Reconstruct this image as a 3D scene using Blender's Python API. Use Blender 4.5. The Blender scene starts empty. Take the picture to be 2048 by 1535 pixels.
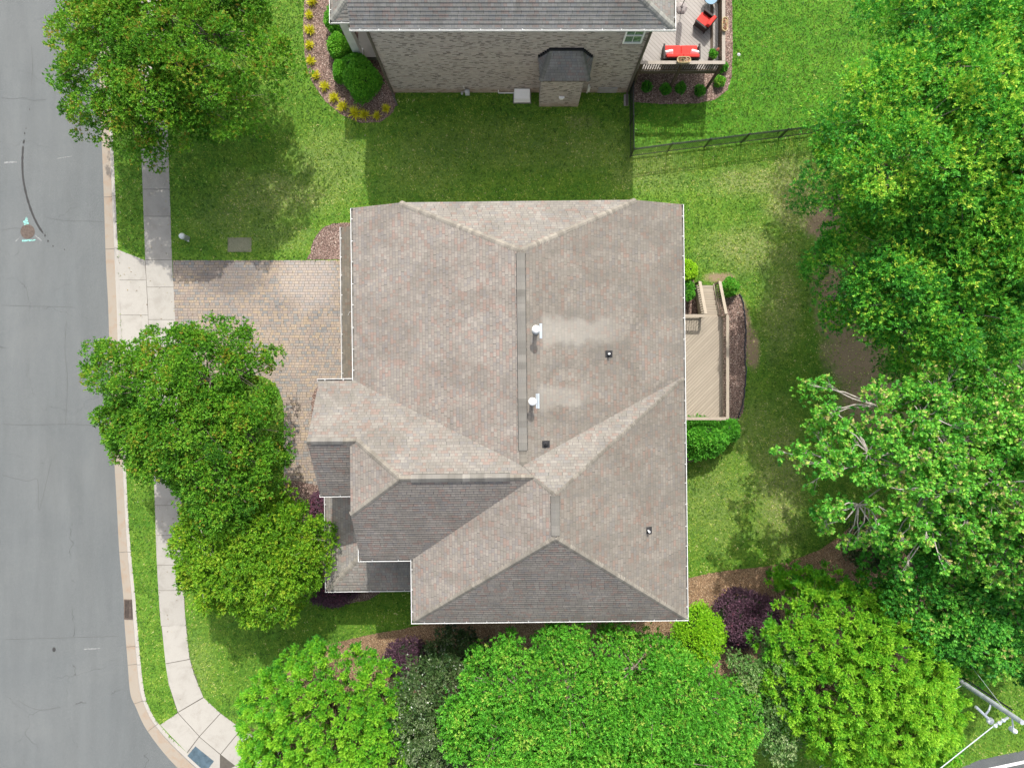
import bpy, math, random
import numpy as np
from mathutils import Vector, Matrix
R = math.radians
# ------------------------------------------------------------ camera, sky, sun, exposure
scene = bpy.context.scene
COL = scene.collection
H = 38.0                       # flying height of the drone above the lawn
FPX = 1368.0                   # focal length in photo pixels (2048 wide)
cam_d = bpy.data.cameras.new('camera'); cam = bpy.data.objects.new('camera', cam_d)
COL.objects.link(cam); scene.camera = cam
cam.location = (0, 0, H); cam.rotation_euler = (0, 0, 0)
cam_d.sensor_width = 36; cam_d.lens = 36 * FPX / 2048
cam_d.clip_start = 0.5; cam_d.clip_end = 2000
SUN_EL, SUN_AZ = R(49), R(5.3)
w = bpy.data.worlds.new('World'); scene.world = w; w.use_nodes = True
nt = w.node_tree; nt.nodes.clear()
sk = nt.nodes.new('ShaderNodeTexSky'); sk.sky_type = 'NISHITA'; sk.sun_disc = False
sk.sun_elevation = SUN_EL; sk.sun_rotation = SUN_AZ; sk.dust_density = 4.0; sk.air_density = 1.0
bg = nt.nodes.new('ShaderNodeBackground'); bg.inputs[1].default_value = 0.15
ow = nt.nodes.new('ShaderNodeOutputWorld')
hs = nt.nodes.new('ShaderNodeHueSaturation'); hs.inputs['Saturation'].default_value = .5   # thin high haze: a paler sky
nt.links.new(sk.outputs[0], hs.inputs['Color']); nt.links.new(hs.outputs[0], bg.inputs[0]); nt.links.new(bg.outputs[0], ow.inputs[0])
sd = bpy.data.lights.new('sun', 'SUN'); sun = bpy.data.objects.new('sun', sd); COL.objects.link(sun)
sd.energy = 2.55; sd.angle = R(0.55); sd.color = (1.0, 0.955, 0.88)
dv = Vector((math.sin(SUN_AZ) * math.cos(SUN_EL), math.cos(SUN_AZ) * math.cos(SUN_EL), math.sin(SUN_EL)))
sun.rotation_euler = dv.to_track_quat('Z', 'Y').to_euler(); sun.location = (0, 0, 60)
scene.view_settings.view_transform = 'Standard'; scene.view_settings.look = 'None'
scene.view_settings.exposure = 0.76; scene.view_settings.gamma = 1
scene.view_settings.use_curve_mapping = False

def S(h): return FPX / (H - h)                  # photo pixels per metre at height h
def P(px, py, h=0.0): s = S(h); return ((px - 1024) / s, (767.5 - py) / s, h)
def XY(px, py, h=0.0): return P(px, py, h)[:2]
rng = np.random.default_rng(7)
random.seed(11)

# ------------------------------------------------------------ object helpers
def tag(o, label=None, cat=None, group=None, kind=None):
    if label: o['label'] = label
    if cat: o['category'] = cat
    if group: o['group'] = group
    if kind: o['kind'] = kind
    return o
ORG = {}
def thing(name, label, cat, loc=(0, 0, 0), rz=0.0, group=None, org=None):
    o = bpy.data.objects.new(name, None); COL.objects.link(o)
    o.empty_display_size = .2
    o.location = loc; o.rotation_euler = (0, 0, rz)
    ORG[o] = Vector(org if org is not None else loc)
    return tag(o, label, cat, group)
def link(name, me, mats, parent=None):
    for m in (mats if isinstance(mats, (list, tuple)) else [mats]): me.materials.append(m)
    o = bpy.data.objects.new(name, me); COL.objects.link(o)
    if parent is not None:
        o.parent = parent
        top = parent
        while top.parent: top = top.parent
        g = ORG[top]
        if parent is top and (g.length > 0): me.transform(Matrix.Translation(-g))
        elif g.length > 0: me.transform(Matrix.Translation(-g))
    return o
def copytree(o, parent=None):
    c = o.copy(); COL.objects.link(c)
    if parent: c.parent = parent
    for ch in list(o.children): copytree(ch, c)
    return c

class MB:
    def __init__(s): s.v = []; s.f = []; s.m = []; s.uv = []
    def add(s, vs, fs, m=0):
        b = len(s.v); s.v += [tuple(p) for p in vs]
        for f in fs: s.f.append([b + i for i in f]); s.m.append(m)
        return s
    def box(s, c, d, rz=0, m=0, tilt=None):
        x, y, z = [k / 2 for k in d]
        vs = [Vector((sx * x, sy * y, sz * z)) for sx, sy, sz in
              ((-1,-1,-1),(1,-1,-1),(1,1,-1),(-1,1,-1),(-1,-1,1),(1,-1,1),(1,1,1),(-1,1,1))]
        M = Matrix.Rotation(rz, 4, 'Z')
        if tilt is not None: M = M @ tilt
        vs = [M @ p + Vector(c) for p in vs]
        return s.add(vs, [(0,3,2,1),(4,5,6,7),(0,1,5,4),(1,2,6,5),(2,3,7,6),(3,0,4,7)], m)
    def bar(s, a, b, wd, ht, m=0):            # box beam between two points
        a = Vector(a); b = Vector(b); d = b - a; L = d.length; d.normalize()
        up = Vector((0, 0, 1)) if abs(d.z) < .95 else Vector((0, 1, 0))
        sx = d.cross(up).normalized(); u = sx.cross(d)
        vs = []
        for p in (a, b):
            for i, j in ((-1,-1),(1,-1),(1,1),(-1,1)): vs.append(p + sx * i * wd / 2 + u * j * ht / 2)
        return s.add(vs, [(0,1,2,3),(7,6,5,4),(0,4,5,1),(1,5,6,2),(2,6,7,3),(3,7,4,0)], m)
    def tube(s, pts, rad, n=8, m=0, cap=True):
        pts = [Vector(p) for p in pts]
        if not isinstance(rad, (list, tuple)): rad = [rad] * len(pts)
        rings = []; b = len(s.v); vs = []; fs = []
        for i, p in enumerate(pts):
            d = (pts[min(i + 1, len(pts) - 1)] - pts[max(i - 1, 0)]).normalized()
            up = Vector((0, 0, 1)) if abs(d.z) < .9 else Vector((1, 0, 0))
            sx = d.cross(up).normalized(); u = sx.cross(d)
            for k in range(n):
                a = 2 * math.pi * k / n
                vs.append(p + (sx * math.cos(a) + u * math.sin(a)) * rad[i])
        for i in range(len(pts) - 1):
            for k in range(n):
                fs.append((i*n+k, i*n+(k+1)%n, (i+1)*n+(k+1)%n, (i+1)*n+k))
        if cap: fs.append(tuple(range(n))[::-1]); fs.append(tuple((len(pts)-1)*n+k for k in range(n)))
        return s.add(vs, fs, m)
    def lathe(s, c, prof, n=20, m=0, sx=1, sy=1):
        vs = []; fs = []
        for r, z in prof:
            for k in range(n):
                a = 2*math.pi*k/n; vs.append((c[0]+r*sx*math.cos(a), c[1]+r*sy*math.sin(a), c[2]+z))
        for i in range(len(prof)-1):
            for k in range(n): fs.append((i*n+k, i*n+(k+1)%n, (i+1)*n+(k+1)%n, (i+1)*n+k))
        fs.append(tuple(range(n))[::-1]); fs.append(tuple((len(prof)-1)*n+k for k in range(n)))
        return s.add(vs, fs, m)
    def prism(s, poly, z0, z1, m=0):
        n = len(poly)
        vs = [(x, y, z0) for x, y in poly] + [(x, y, z1) for x, y in poly]
        return s.add(vs, [tuple(range(n))[::-1], tuple(range(n, 2*n))] + [(i, (i+1)%n, n+(i+1)%n, n+i) for i in range(n)], m)
    def build(s, name, mats, parent=None, smooth=False, recalc=True):
        me = bpy.data.meshes.new(name); me.from_pydata(s.v, [], s.f)
        me.polygons.foreach_set('material_index', s.m)
        if s.uv:
            uvl = me.uv_layers.new(name='UVMap')
            flat = [c for f in s.uv for p in f for c in p]
            uvl.data.foreach_set('uv', flat)
        if recalc:
            import bmesh
            bm = bmesh.new(); bm.from_mesh(me); bmesh.ops.recalc_face_normals(bm, faces=bm.faces); bm.to_mesh(me); bm.free()
        if smooth: me.polygons.foreach_set('use_smooth', [True] * len(me.polygons))
        me.update()
        return link(name, me, mats, parent)

def np_mesh(name, V, nper, tint=None, mats=None, parent=None, midx=None):
    """V: (M*nper,3) vertices, nper verts per face, no sharing"""
    M = len(V) // nper
    me = bpy.data.meshes.new(name)
    me.vertices.add(len(V)); me.vertices.foreach_set('co', np.ascontiguousarray(V, dtype=np.float32).ravel())
    me.loops.add(len(V)); me.loops.foreach_set('vertex_index', np.arange(len(V), dtype=np.int32))
    me.polygons.add(M)
    me.polygons.foreach_set('loop_start', np.arange(M, dtype=np.int32) * nper)
    me.polygons.foreach_set('loop_total', np.full(M, nper, dtype=np.int32))
    if midx is not None: me.polygons.foreach_set('material_index', midx.astype(np.int32))
    me.update(calc_edges=True)
    if tint is not None:
        a = me.attributes.new('tint', 'FLOAT', 'FACE'); a.data.foreach_set('value', np.ascontiguousarray(tint, dtype=np.float32))
    return link(name, me, mats, parent)

# ------------------------------------------------------------ materials
class NT:
    def __init__(s, name):
        s.m = bpy.data.materials.new(name); s.m.use_nodes = True; s.t = s.m.node_tree
        s.b = s.t.nodes['Principled BSDF']; s.b.inputs['Specular IOR Level'].default_value = .25
        s.b.inputs['Roughness'].default_value = .9
    def n(s, t, **k):
        x = s.t.nodes.new(t)
        for a, v in k.items(): setattr(x, a, v)
        return x
    def l(s, a, b): s.t.links.new(a, b); return b
    def put(s, v, sock):
        if isinstance(v, bpy.types.NodeSocket): s.t.links.new(v, sock)
        else: sock.default_value = v
    def math(s, op, a, b=0.0, c=None, clamp=False):
        x = s.n('ShaderNodeMath', operation=op, use_clamp=clamp); s.put(a, x.inputs[0]); s.put(b, x.inputs[1])
        if c is not None: s.put(c, x.inputs[2])
        return x.outputs[0]
    def noise(s, vec, scale, detail=4, rough=.55, dist=0):
        x = s.n('ShaderNodeTexNoise'); s.put(vec, x.inputs['Vector']) if vec is not None else None
        x.inputs['Scale'].default_value = scale; x.inputs['Detail'].default_value = detail
        x.inputs['Roughness'].default_value = rough; x.inputs['Distortion'].default_value = dist
        return x.outputs['Fac']
    def ramp(s, fac, stops, interp='LINEAR'):
        x = s.n('ShaderNodeValToRGB'); x.color_ramp.interpolation = interp; e = x.color_ramp.elements
        while len(e) < len(stops): e.new(.5)
        for i, (p, c) in enumerate(stops):
            e[i].position = p; e[i].color = (c[0], c[1], c[2], 1) if hasattr(c, '__len__') else (c, c, c, 1)
        s.put(fac, x.inputs[0]); return x.outputs[0]
    def mix(s, fac, a, b, mode='MIX'):
        x = s.n('ShaderNodeMix', data_type='RGBA', blend_type=mode); s.put(fac, x.inputs[0])
        for v, i in ((a, 6), (b, 7)):
            if isinstance(v, tuple) and len(v) == 3: v = v + (1,)
            s.put(v, x.inputs[i])
        return x.outputs[2]
    def obj(s): return s.n('ShaderNodeTexCoord').outputs['Object']
    def pos(s): return s.n('ShaderNodeNewGeometry').outputs['Position']
    def uv(s): return s.n('ShaderNodeUVMap').outputs[0]
    def sep(s, v): x = s.n('ShaderNodeSeparateXYZ'); s.put(v, x.inputs[0]); return x.outputs
    def comb(s, a, b, c=0.0):
        x = s.n('ShaderNodeCombineXYZ'); s.put(a, x.inputs[0]); s.put(b, x.inputs[1]); s.put(c, x.inputs[2]); return x.outputs[0]
    def smooth(s, v, a, b, lo=0.0, hi=1.0):
        x = s.n('ShaderNodeMapRange', interpolation_type='SMOOTHSTEP'); s.put(v, x.inputs[0])
        x.inputs[1].default_value = a; x.inputs[2].default_value = b; x.inputs[3].default_value = lo; x.inputs[4].default_value = hi
        return x.outputs[0]
    def bump(s, h, dist=.01, strength=1.0):
        x = s.n('ShaderNodeBump'); x.inputs['Strength'].default_value = strength; x.inputs['Distance'].default_value = dist
        s.put(h, x.inputs['Height']); s.l(x.outputs[0], s.b.inputs['Normal'])
    def col(s, c): s.put(c if isinstance(c, bpy.types.NodeSocket) else (c[0], c[1], c[2], 1), s.b.inputs['Base Color']); return s
    def rough(s, v): s.put(v, s.b.inputs['Roughness']); return s
    def tiles(s, u, v, rh, cw, gu, gv, seed=0.0, vary=True):
        """random-offset running courses: returns (random value, second random, gap mask, joint u-frac)"""
        vr = s.math('DIVIDE', v, rh); row = s.math('FLOOR', vr); fv = s.math('FRACT', vr)
        wn = s.n('ShaderNodeTexWhiteNoise', noise_dimensions='2D'); s.put(s.comb(row, seed), wn.inputs['Vector'])
        off = s.math('MULTIPLY', wn.outputs['Value'], 7.3)
        uu = s.math('ADD', s.math('DIVIDE', u, cw), off)
        if vary:   # wobble the joint spacing so the tiles differ in width
            wob = s.math('MULTIPLY', s.math('SINE', s.math('ADD', s.math('MULTIPLY', uu, 2.1), s.math('MULTIPLY', off, 5.0))), .28)
            uu = s.math('ADD', uu, wob)
        colm = s.math('FLOOR', uu); fu = s.math('FRACT', uu)
        w2 = s.n('ShaderNodeTexWhiteNoise', noise_dimensions='3D'); s.put(s.comb(colm, row, seed + 3.7), w2.inputs['Vector'])
        g1 = s.math('LESS_THAN', fu, gu / cw); g2 = s.math('LESS_THAN', fv, gv / rh)
        sp = s.n('ShaderNodeSeparateColor'); s.l(w2.outputs['Color'], sp.inputs[0])
        return w2.outputs['Value'], sp.outputs[1], s.math('MAXIMUM', g1, g2), g1

def plain(name, c, rough=.6, metal=0.0, var=.12, sc=6.0, bump=0.0):
    t = NT(name); f = t.noise(t.obj(), sc, 5)
    hi = tuple(min(1, k * (1 + var)) for k in c); lo = tuple(k * (1 - var) for k in c)
    t.col(t.ramp(f, [(.3, lo), (.7, hi)])); t.rough(rough); t.b.inputs['Metallic'].default_value = metal
    if bump: t.bump(t.noise(t.obj(), sc * 8, 4), bump)
    return t.m

def shingle(name, k=(1, 1, 1), weather=0.0, streaks=False, pinks=1.0, cap=False):
    t = NT(name); uvs = t.sep(t.uv()); u, v = uvs[0], uvs[1]
    r1, r2, gap, gu = t.tiles(u, v, .143, .185, .012, .020)
    g = lambda c: tuple(a * b for a, b in zip(c, k))
    base = t.ramp(r1, [(0, g((.252, .234, .208))), (.16, g((.232, .219, .199))), (.32, g((.268, .250, .224))), (.46, g((.226, .217, .206))),
                       (.58, g((.280, .262, .236))), (.70, g((.258, .222, .196))), (.79, g((.272, .212, .184))), (.87, g((.250, .200, .174))),
                       (.92, g((.234, .222, .196)))], 'CONSTANT')
    if cap: base = t.ramp(r1, [(0, g((.27, .252, .215))), (.3, g((.33, .305, .26))), (.6, g((.29, .272, .235))), (.8, g((.235, .218, .185)))], 'CONSTANT')
    # streaky pattern inside each tab
    gr = t.noise(t.comb(t.math('MULTIPLY', u, 1.0), t.math('MULTIPLY', v, .35)), 38, 4, .7)
    c = t.mix(1.0, base, t.ramp(gr, [(.3, .84), (.7, 1.13)]), 'MULTIPLY')
    big = t.noise(t.obj(), .55, 5, .6, .8)
    c = t.mix(1.0, c, t.ramp(big, [(.34, (.84, .825, .81)), (.60, (1.07, 1.065, 1.06))]), 'MULTIPLY')
    grain = t.noise(t.obj(), 130, 3, .7)
    c = t.mix(1.0, c, t.ramp(grain, [(.3, .90), (.7, 1.08)]), 'MULTIPLY')
    dark = t.math('MULTIPLY', gu, 0.0 if cap else t.math('ADD', .35, t.math('MULTIPLY', r2, .6)))
    c = t.mix(dark, c, (.10, .095, .09))
    if not cap: c = t.mix(t.math('MULTIPLY', gap, t.math('ADD', .22, t.math('MULTIPLY', t.noise(t.obj(), 1.7, 4), .40))), c, (.085, .080, .075))   # dark line painted in for the shadow each butt edge lacks
    if weather:
        st = t.noise(t.comb(t.math('MULTIPLY', u, .8), t.math('MULTIPLY', v, .16)), 1.6, 5, .62, .6)
        c = t.mix(t.smooth(st, .38, .70, 0, weather), c, (.150, .140, .122))
    if streaks:
        o = t.sep(t.obj())   # rain-washed clean tongues below the two zinc flashings
        def tongue(x0, x1, y0, wd, amt):
            wob = t.math('MULTIPLY', t.math('SUBTRACT', t.noise(t.obj(), 1.3, 4), .5), 1.1)
            dy = t.math('ABSOLUTE', t.math('SUBTRACT', t.math('ADD', o[1], wob), y0))
            m = t.math('MULTIPLY', t.smooth(dy, wd * .4, wd, 1, 0), t.math('MULTIPLY', t.smooth(o[0], x0 - .1, x0 + .15), t.smooth(o[0], x0 + (x1 - x0) * .45, x1, 1, 0)))
            return t.math('MULTIPLY', m, amt)
        q = t.math('MAXIMUM', tongue(STK, STK + 4.3, 3.25, .72, .36), tongue(STK - .2, STK + 2.7, .45, .58, .27))
        c = t.mix(q, c, (.40, .38, .335))
    t.col(c); t.rough(.95); t.bump(t.math('ADD', gr, t.math('MULTIPLY', grain, .5)), .004)
    return t.m
STK = 1.25 - .3      # object x of the flashing (house origin at .3,-1)
M_SH = shingle('shingle', k=(1.02, .985, .965), weather=.22)
M_SHW = shingle('shingle_weathered', k=(.87, .84, .80), weather=.5, streaks=True)
M_SHN = shingle('shingle_clean', k=(.93, .93, .92), weather=.12)
M_SHP = shingle('shingle_porch', k=(.98, .98, .98), weather=.25)
M_CAP = shingle('shingle_cap', k=(.84, .83, .82), weather=.3, cap=True); M_VENT = shingle('shingle_vent', k=(.74, .76, .80), weather=.4, cap=True)
M_SHG = shingle('shingle_grey', k=(1.0, 1.06, 1.10), weather=.35)
M_CAPG = shingle('shingle_cap_grey', k=(.85, .92, .98), cap=True)
M_SHB = shingle('shingle_blue', k=(.88, .95, 1.04), weather=.2)
M_TRIM = plain('white_trim', (.68, .68, .66), .5, var=.10, sc=2.5)
M_GUT = NT('gutter_inside'); _f = M_GUT.noise(M_GUT.obj(), 3.5, 6, .7)
M_GUT.col(M_GUT.ramp(_f, [(.3, (.10, .09, .075)), (.55, (.22, .21, .19)), (.75, (.36, .35, .33))])); M_GUT = M_GUT.m
M_DKTRIM = plain('brown_trim', (.11, .095, .08), .5)
M_METAL = plain('zinc', (.62, .68, .72), .35, .6)
M_WHITE = plain('white_paint', (.82, .82, .80), .4, var=.03)
M_BLACK = plain('black_metal', (.018, .020, .024), .35)
M_RUBBER = plain('black_rubber', (.03, .03, .032), .7)  # also colours the shadow strips along the ridge vents

def brick_mat(name, axis, cols, scale=1.0):
    t = NT(name); o = t.sep(t.obj()); u = o[0] if axis == 'x' else o[1]; v = o[2]
    r1, r2, gap, _ = t.tiles(u, v, .067, .195, .010, .011, vary=False)
    c = t.ramp(r1, cols, 'CONSTANT')
    pt = t.noise(t.comb(t.math('MULTIPLY', u, .5), v), 2.2, 4, .65)
    c = t.mix(t.math('MULTIPLY', t.math('GREATER_THAN', t.math('ADD', r2, t.math('MULTIPLY', pt, .9)), 1.27), .75), c, (.10, .088, .08))
    c = t.mix(gap, c, (.36, .335, .30))
    damp = t.smooth(t.math('ADD', v, t.math('MULTIPLY', t.noise(t.obj(), 1.2, 5), .9)), .55, 1.25, 1, 0)
    c = t.mix(t.math('MULTIPLY', damp, .45), c, (.33, .23, .13))
    t.col(c); t.bump(t.math('SUBTRACT', 1.0, gap), .006); return t.m
BC = [(0, (.45, .40, .365)), (.2, (.50, .45, .41)), (.45, (.42, .375, .345)), (.62, (.52, .475, .435)), (.8, (.39, .34, .31)), (.9, (.48, .41, .365))]
M_BRX = brick_mat('brick_x', 'x', BC); M_BRY = brick_mat('brick_y', 'y', BC)

def deck_mat(name, c, ang, w_=.14):
    t = NT(name); o = t.sep(t.obj())
    k = t.math('ADD', t.math('MULTIPLY', o[0], math.cos(ang)), t.math('MULTIPLY', o[1], math.sin(ang)))
    l = t.math('SUBTRACT', t.math('MULTIPLY', o[1], math.cos(ang)), t.math('MULTIPLY', o[0], math.sin(ang)))
    q = t.math('DIVIDE', k, w_); fr = t.math('FRACT', q); row = t.math('FLOOR', q)
    wn = t.n('ShaderNodeTexWhiteNoise', noise_dimensions='1D'); t.put(row, wn.inputs['W'])
    gr = t.noise(t.comb(t.math('MULTIPLY', k, 14.0), l, row), 1.5, 6, .6)
    cc = t.mix(1.0, t.ramp(wn.outputs['Value'], [(0, tuple(a * .93 for a in c)), (1, tuple(a * 1.05 for a in c))]), t.ramp(gr, [(.3, .9), (.7, 1.06)]), 'MULTIPLY')
    gap = t.math('LESS_THAN', fr, .085)
    cc = t.mix(t.math('MULTIPLY', gap, .72), cc, (.07, .06, .05))
    t.col(cc); t.rough(.7); t.bump(t.math('SUBTRACT', 1.0, gap), .006); return t.m
M_DECK = deck_mat('deck_boards', (.37, .32, .255), R(135))
M_TREAD = deck_mat('deck_treads', (.37, .32, .255), R(90), .142)
M_RAIL = plain('deck_rail', (.37, .315, .25), .6, var=.06, sc=9)
M_DECKN = deck_mat('deck_boards_grey', (.36, .335, .31), R(45), .16)
M_RAILN = plain('deck_rail_grey', (.33, .29, .245), .6, var=.08, sc=9)
M_RAILND = plain('deck_stain_brown', (.10, .075, .055), .7, var=.15)

def ground_noise_mat(name, stops, sc=40, big=None, bump=.01, det=6, rough=.95):
    t = NT(name); f = t.noise(t.pos(), sc, det, .7); c = t.ramp(f, stops)
    if big: c = t.mix(1.0, c, t.ramp(t.noise(t.pos(), big[0], 4, .6, .5), [(.3, big[1]), (.7, big[2])]), 'MULTIPLY')
    t.col(c); t.rough(rough); t.bump(f, bump); return t.m
def soil_spots(t, x, y, spots):
    """blend mask of bare places, each an ellipse with a ragged edge"""
    m = None; nz = t.math('MULTIPLY', t.math('SUBTRACT', t.noise(t.pos(), .9, 6, .68), .5), 1.7)
    for (cx, cy, rx, ry, a) in spots:
        ca, sa = math.cos(a), math.sin(a)
        dx = t.math('SUBTRACT', x, cx); dy = t.math('SUBTRACT', y, cy)
        ex = t.math('DIVIDE', t.math('ADD', t.math('MULTIPLY', dx, ca), t.math('MULTIPLY', dy, sa)), rx)
        ey = t.math('DIVIDE', t.math('SUBTRACT', t.math('MULTIPLY', dy, ca), t.math('MULTIPLY', dx, sa)), ry)
        d = t.math('ADD', t.math('SQRT', t.math('ADD', t.math('MULTIPLY', ex, ex), t.math('MULTIPLY', ey, ey))), nz)
        q = t.smooth(d, .55, 1.25, 1, 0); m = q if m is None else t.math('MAXIMUM', m, q)
    return m
BARE = [(*XY(1672, 620), 1.2, 3.0, R(18)), (*XY(1712, 715), 1.7, 2.2, R(30)), (*XY(1750, 800), 2.2, 1.8, 0), (*XY(1505, 700), .45, 1.3, R(8)),
        (*XY(1650, 450), 1.2, 1.0, 0), (*XY(1490, 640), .35, 1.5, R(10)), (*XY(1435, 555), .9, .3, 0)]
DRY = [(*XY(560, 390), 3.4, 1.4, 0, .5), (*XY(1590, 390), 1.8, 2.2, 0, .75), (*XY(1500, 500), 2.6, 1.4, 0, .55), (*XY(1530, 365), 3.5, .9, R(8), .6),
       (*XY(480, 440), 3.0, 1.6, 0, .3), (*XY(1300, 340), 2.6, 1.3, 0, .35), (*XY(660, 330), 2.4, 2.0, 0, .35), (*XY(1430, 1000), 2.0, 3.0, 0, .3),
       (*XY(1160, 245), 1.0, .5, 0, .5), (*XY(1180, 300), 5.0, 1.2, 0, .25), (*XY(850, 330), 3.0, 2.0, 0, .2), (*XY(390, 1340), 1.2, 2.2, 0, .25), (*XY(1560, 960), 1.6, 4.0, 0, .6), (*XY(1560, 620), 1.2, 3.0, 0, .5), (*XY(1500, 850), 1.4, 2.0, 0, .35), (*XY(1000, 290), 7, 1.6, 0, .22), (*XY(560, 470), 2.2, 1, 0, .3)]
def lawn_mat():
    t = NT('grass_turf'); p = t.sep(t.pos())
    f = t.noise(t.pos(), 26, 6, .75); g = t.noise(t.pos(), 1.1, 5, .6, .4); f = t.math('ADD', t.math('MULTIPLY', f, .55), t.math('MULTIPLY', t.noise(t.pos(), 8.5, 5, .8), .45))
    c = t.ramp(f, [(.32, (.026, .080, .010)), (.46, (.075, .185, .016)), (.60, (.16, .30, .035)), (.74, (.33, .41, .11))])
    c = t.mix(1.0, c, t.ramp(g, [(.32, (.72, .86, .75)), (.5, (1.0, 1.0, 1.0)), (.7, (1.35, 1.13, 1.25))]), 'MULTIPLY')
    mow = t.noise(t.comb(t.math('MULTIPLY', p[0], .10), p[1]), 1.1, 3, .5)
    c = t.mix(1.0, c, t.ramp(mow, [(.38, (.84, .90, .84)), (.6, (1.12, 1.06, 1.08))]), 'MULTIPLY')
    md = None; nz = t.math('MULTIPLY', t.math('SUBTRACT', t.noise(t.pos(), .8, 5, .65), .5), 1.5)
    for (cx, cy, rx, ry, a, k) in DRY:
        dx = t.math('DIVIDE', t.math('SUBTRACT', p[0], cx), rx); dy = t.math('DIVIDE', t.math('SUBTRACT', p[1], cy), ry)
        d = t.math('ADD', t.math('SQRT', t.math('ADD', t.math('MULTIPLY', dx, dx), t.math('MULTIPLY', dy, dy))), nz)
        q = t.math('MULTIPLY', t.smooth(d, .3, 1.4, 1, 0), k); md = q if md is None else t.math('MAXIMUM', md, q)
    c = t.mix(md, c, t.ramp(f, [(.3, (.13, .15, .05)), (.6, (.34, .34, .15)), (.8, (.48, .44, .24))]))
    lush = t.math('MULTIPLY', t.smooth(p[0], 6.3, 6.9), t.smooth(t.math('SUBTRACT', p[1], t.math('MULTIPLY', p[0], .12)), 11.6, 12.4))
    c = t.mix(lush, c, t.mix(1.0, c, (.74, 1.0, .62), 'MULTIPLY'))
    m = soil_spots(t, p[0], p[1], BARE)
    c = t.mix(t.math('MULTIPLY', m, .9), c, t.ramp(t.noise(t.pos(), 34, 6, .75), [(.3, (.14, .085, .055)), (.5, (.29, .20, .135)), (.72, (.46, .35, .25))]))
    t.col(c); t.bump(f, .03); return t.m
M_LAWN = lawn_mat()
M_SOIL = ground_noise_mat('soil', [(.3, (.07, .055, .035)), (.7, (.16, .12, .08))], 20)
def road_mat(name='asphalt', c0=.13, c1=.185):
    t = NT(name)
    f = t.noise(t.pos(), 60, 4, .8); big = t.noise(t.pos(), .22, 5, .6, .6)
    c = t.ramp(f, [(.3, (c0 * .60, c0 * .67, c0 * .68)), (.7, (c1 * 1.0, c1 * 1.06, c1 * 1.06))])
    c = t.mix(1.0, c, t.ramp(big, [(.3, (.92, .93, .94)), (.5, (1.0, 1.0, 1.0)), (.7, (1.08, 1.07, 1.06))]), 'MULTIPLY')
    st = t.noise(t.comb(t.math('MULTIPLY', t.sep(t.pos())[0], 1.0), t.math('MULTIPLY', t.sep(t.pos())[1], .12)), 1.1, 4, .6)
    c = t.mix(1.0, c, t.ramp(st, [(.35, .93), (.65, 1.06)]), 'MULTIPLY')
    vo = t.n('ShaderNodeTexVoronoi', feature='F1'); vo.inputs['Scale'].default_value = 55; t.put(t.pos(), vo.inputs['Vector'])
    c = t.mix(t.math('LESS_THAN', vo.outputs['Distance'], .22), c, (c1 * 1.5, c1 * 1.5, c1 * 1.45))
    # hairline cracks
    wv = t.n('ShaderNodeTexVoronoi', feature='DISTANCE_TO_EDGE'); wv.inputs['Scale'].default_value = .17
    nn = t.n('ShaderNodeTexNoise'); nn.inputs['Scale'].default_value = 1.3; nn.inputs['Detail'].default_value = 6; t.put(t.pos(), nn.inputs['Vector'])
    vm = t.n('ShaderNodeVectorMath', operation='MULTIPLY_ADD'); t.l(nn.outputs['Color'], vm.inputs[0]); vm.inputs[1].default_value = (1.1, 1.1, 0); t.put(t.pos(), vm.inputs[2])
    t.l(vm.outputs[0], wv.inputs['Vector'])
    crk = t.math('MULTIPLY', t.math('LESS_THAN', wv.outputs['Distance'], .0013), t.smooth(t.noise(t.pos(), .5, 3), .48, .56))
    c = t.mix(t.math('MULTIPLY', crk, .45), c, (.03, .03, .03))
    t.col(c); t.bump(f, .004); return t.m
M_ROAD = road_mat(); M_ROAD2 = road_mat('asphalt_dark', .10, .14)
def concrete(name, c, stain=(.25, .22, .18), amt=.5, sc=1.3):
    t = NT(name); f = t.noise(t.pos(), 45, 5, .7); b = t.noise(t.pos(), sc, 6, .65, .5)
    k = t.ramp(f, [(.3, tuple(a * .88 for a in c)), (.7, tuple(a * 1.08 for a in c))])
    k = t.mix(t.smooth(b, .45, .72, 0, amt), k, stain)
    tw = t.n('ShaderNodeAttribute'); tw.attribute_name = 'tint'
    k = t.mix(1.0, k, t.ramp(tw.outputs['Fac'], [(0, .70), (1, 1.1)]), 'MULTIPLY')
    t.col(k); t.bump(f, .003); return t.m
M_CONC = concrete('sidewalk_concrete', (.37, .35, .315), (.24, .22, .19), .45)
M_CURB = concrete('curb_concrete', (.40, .375, .335), (.24, .22, .20), .4)
M_PAN = concrete('gutter_pan', (.31, .27, .22), (.30, .20, .13), .55, 2.0)
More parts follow.
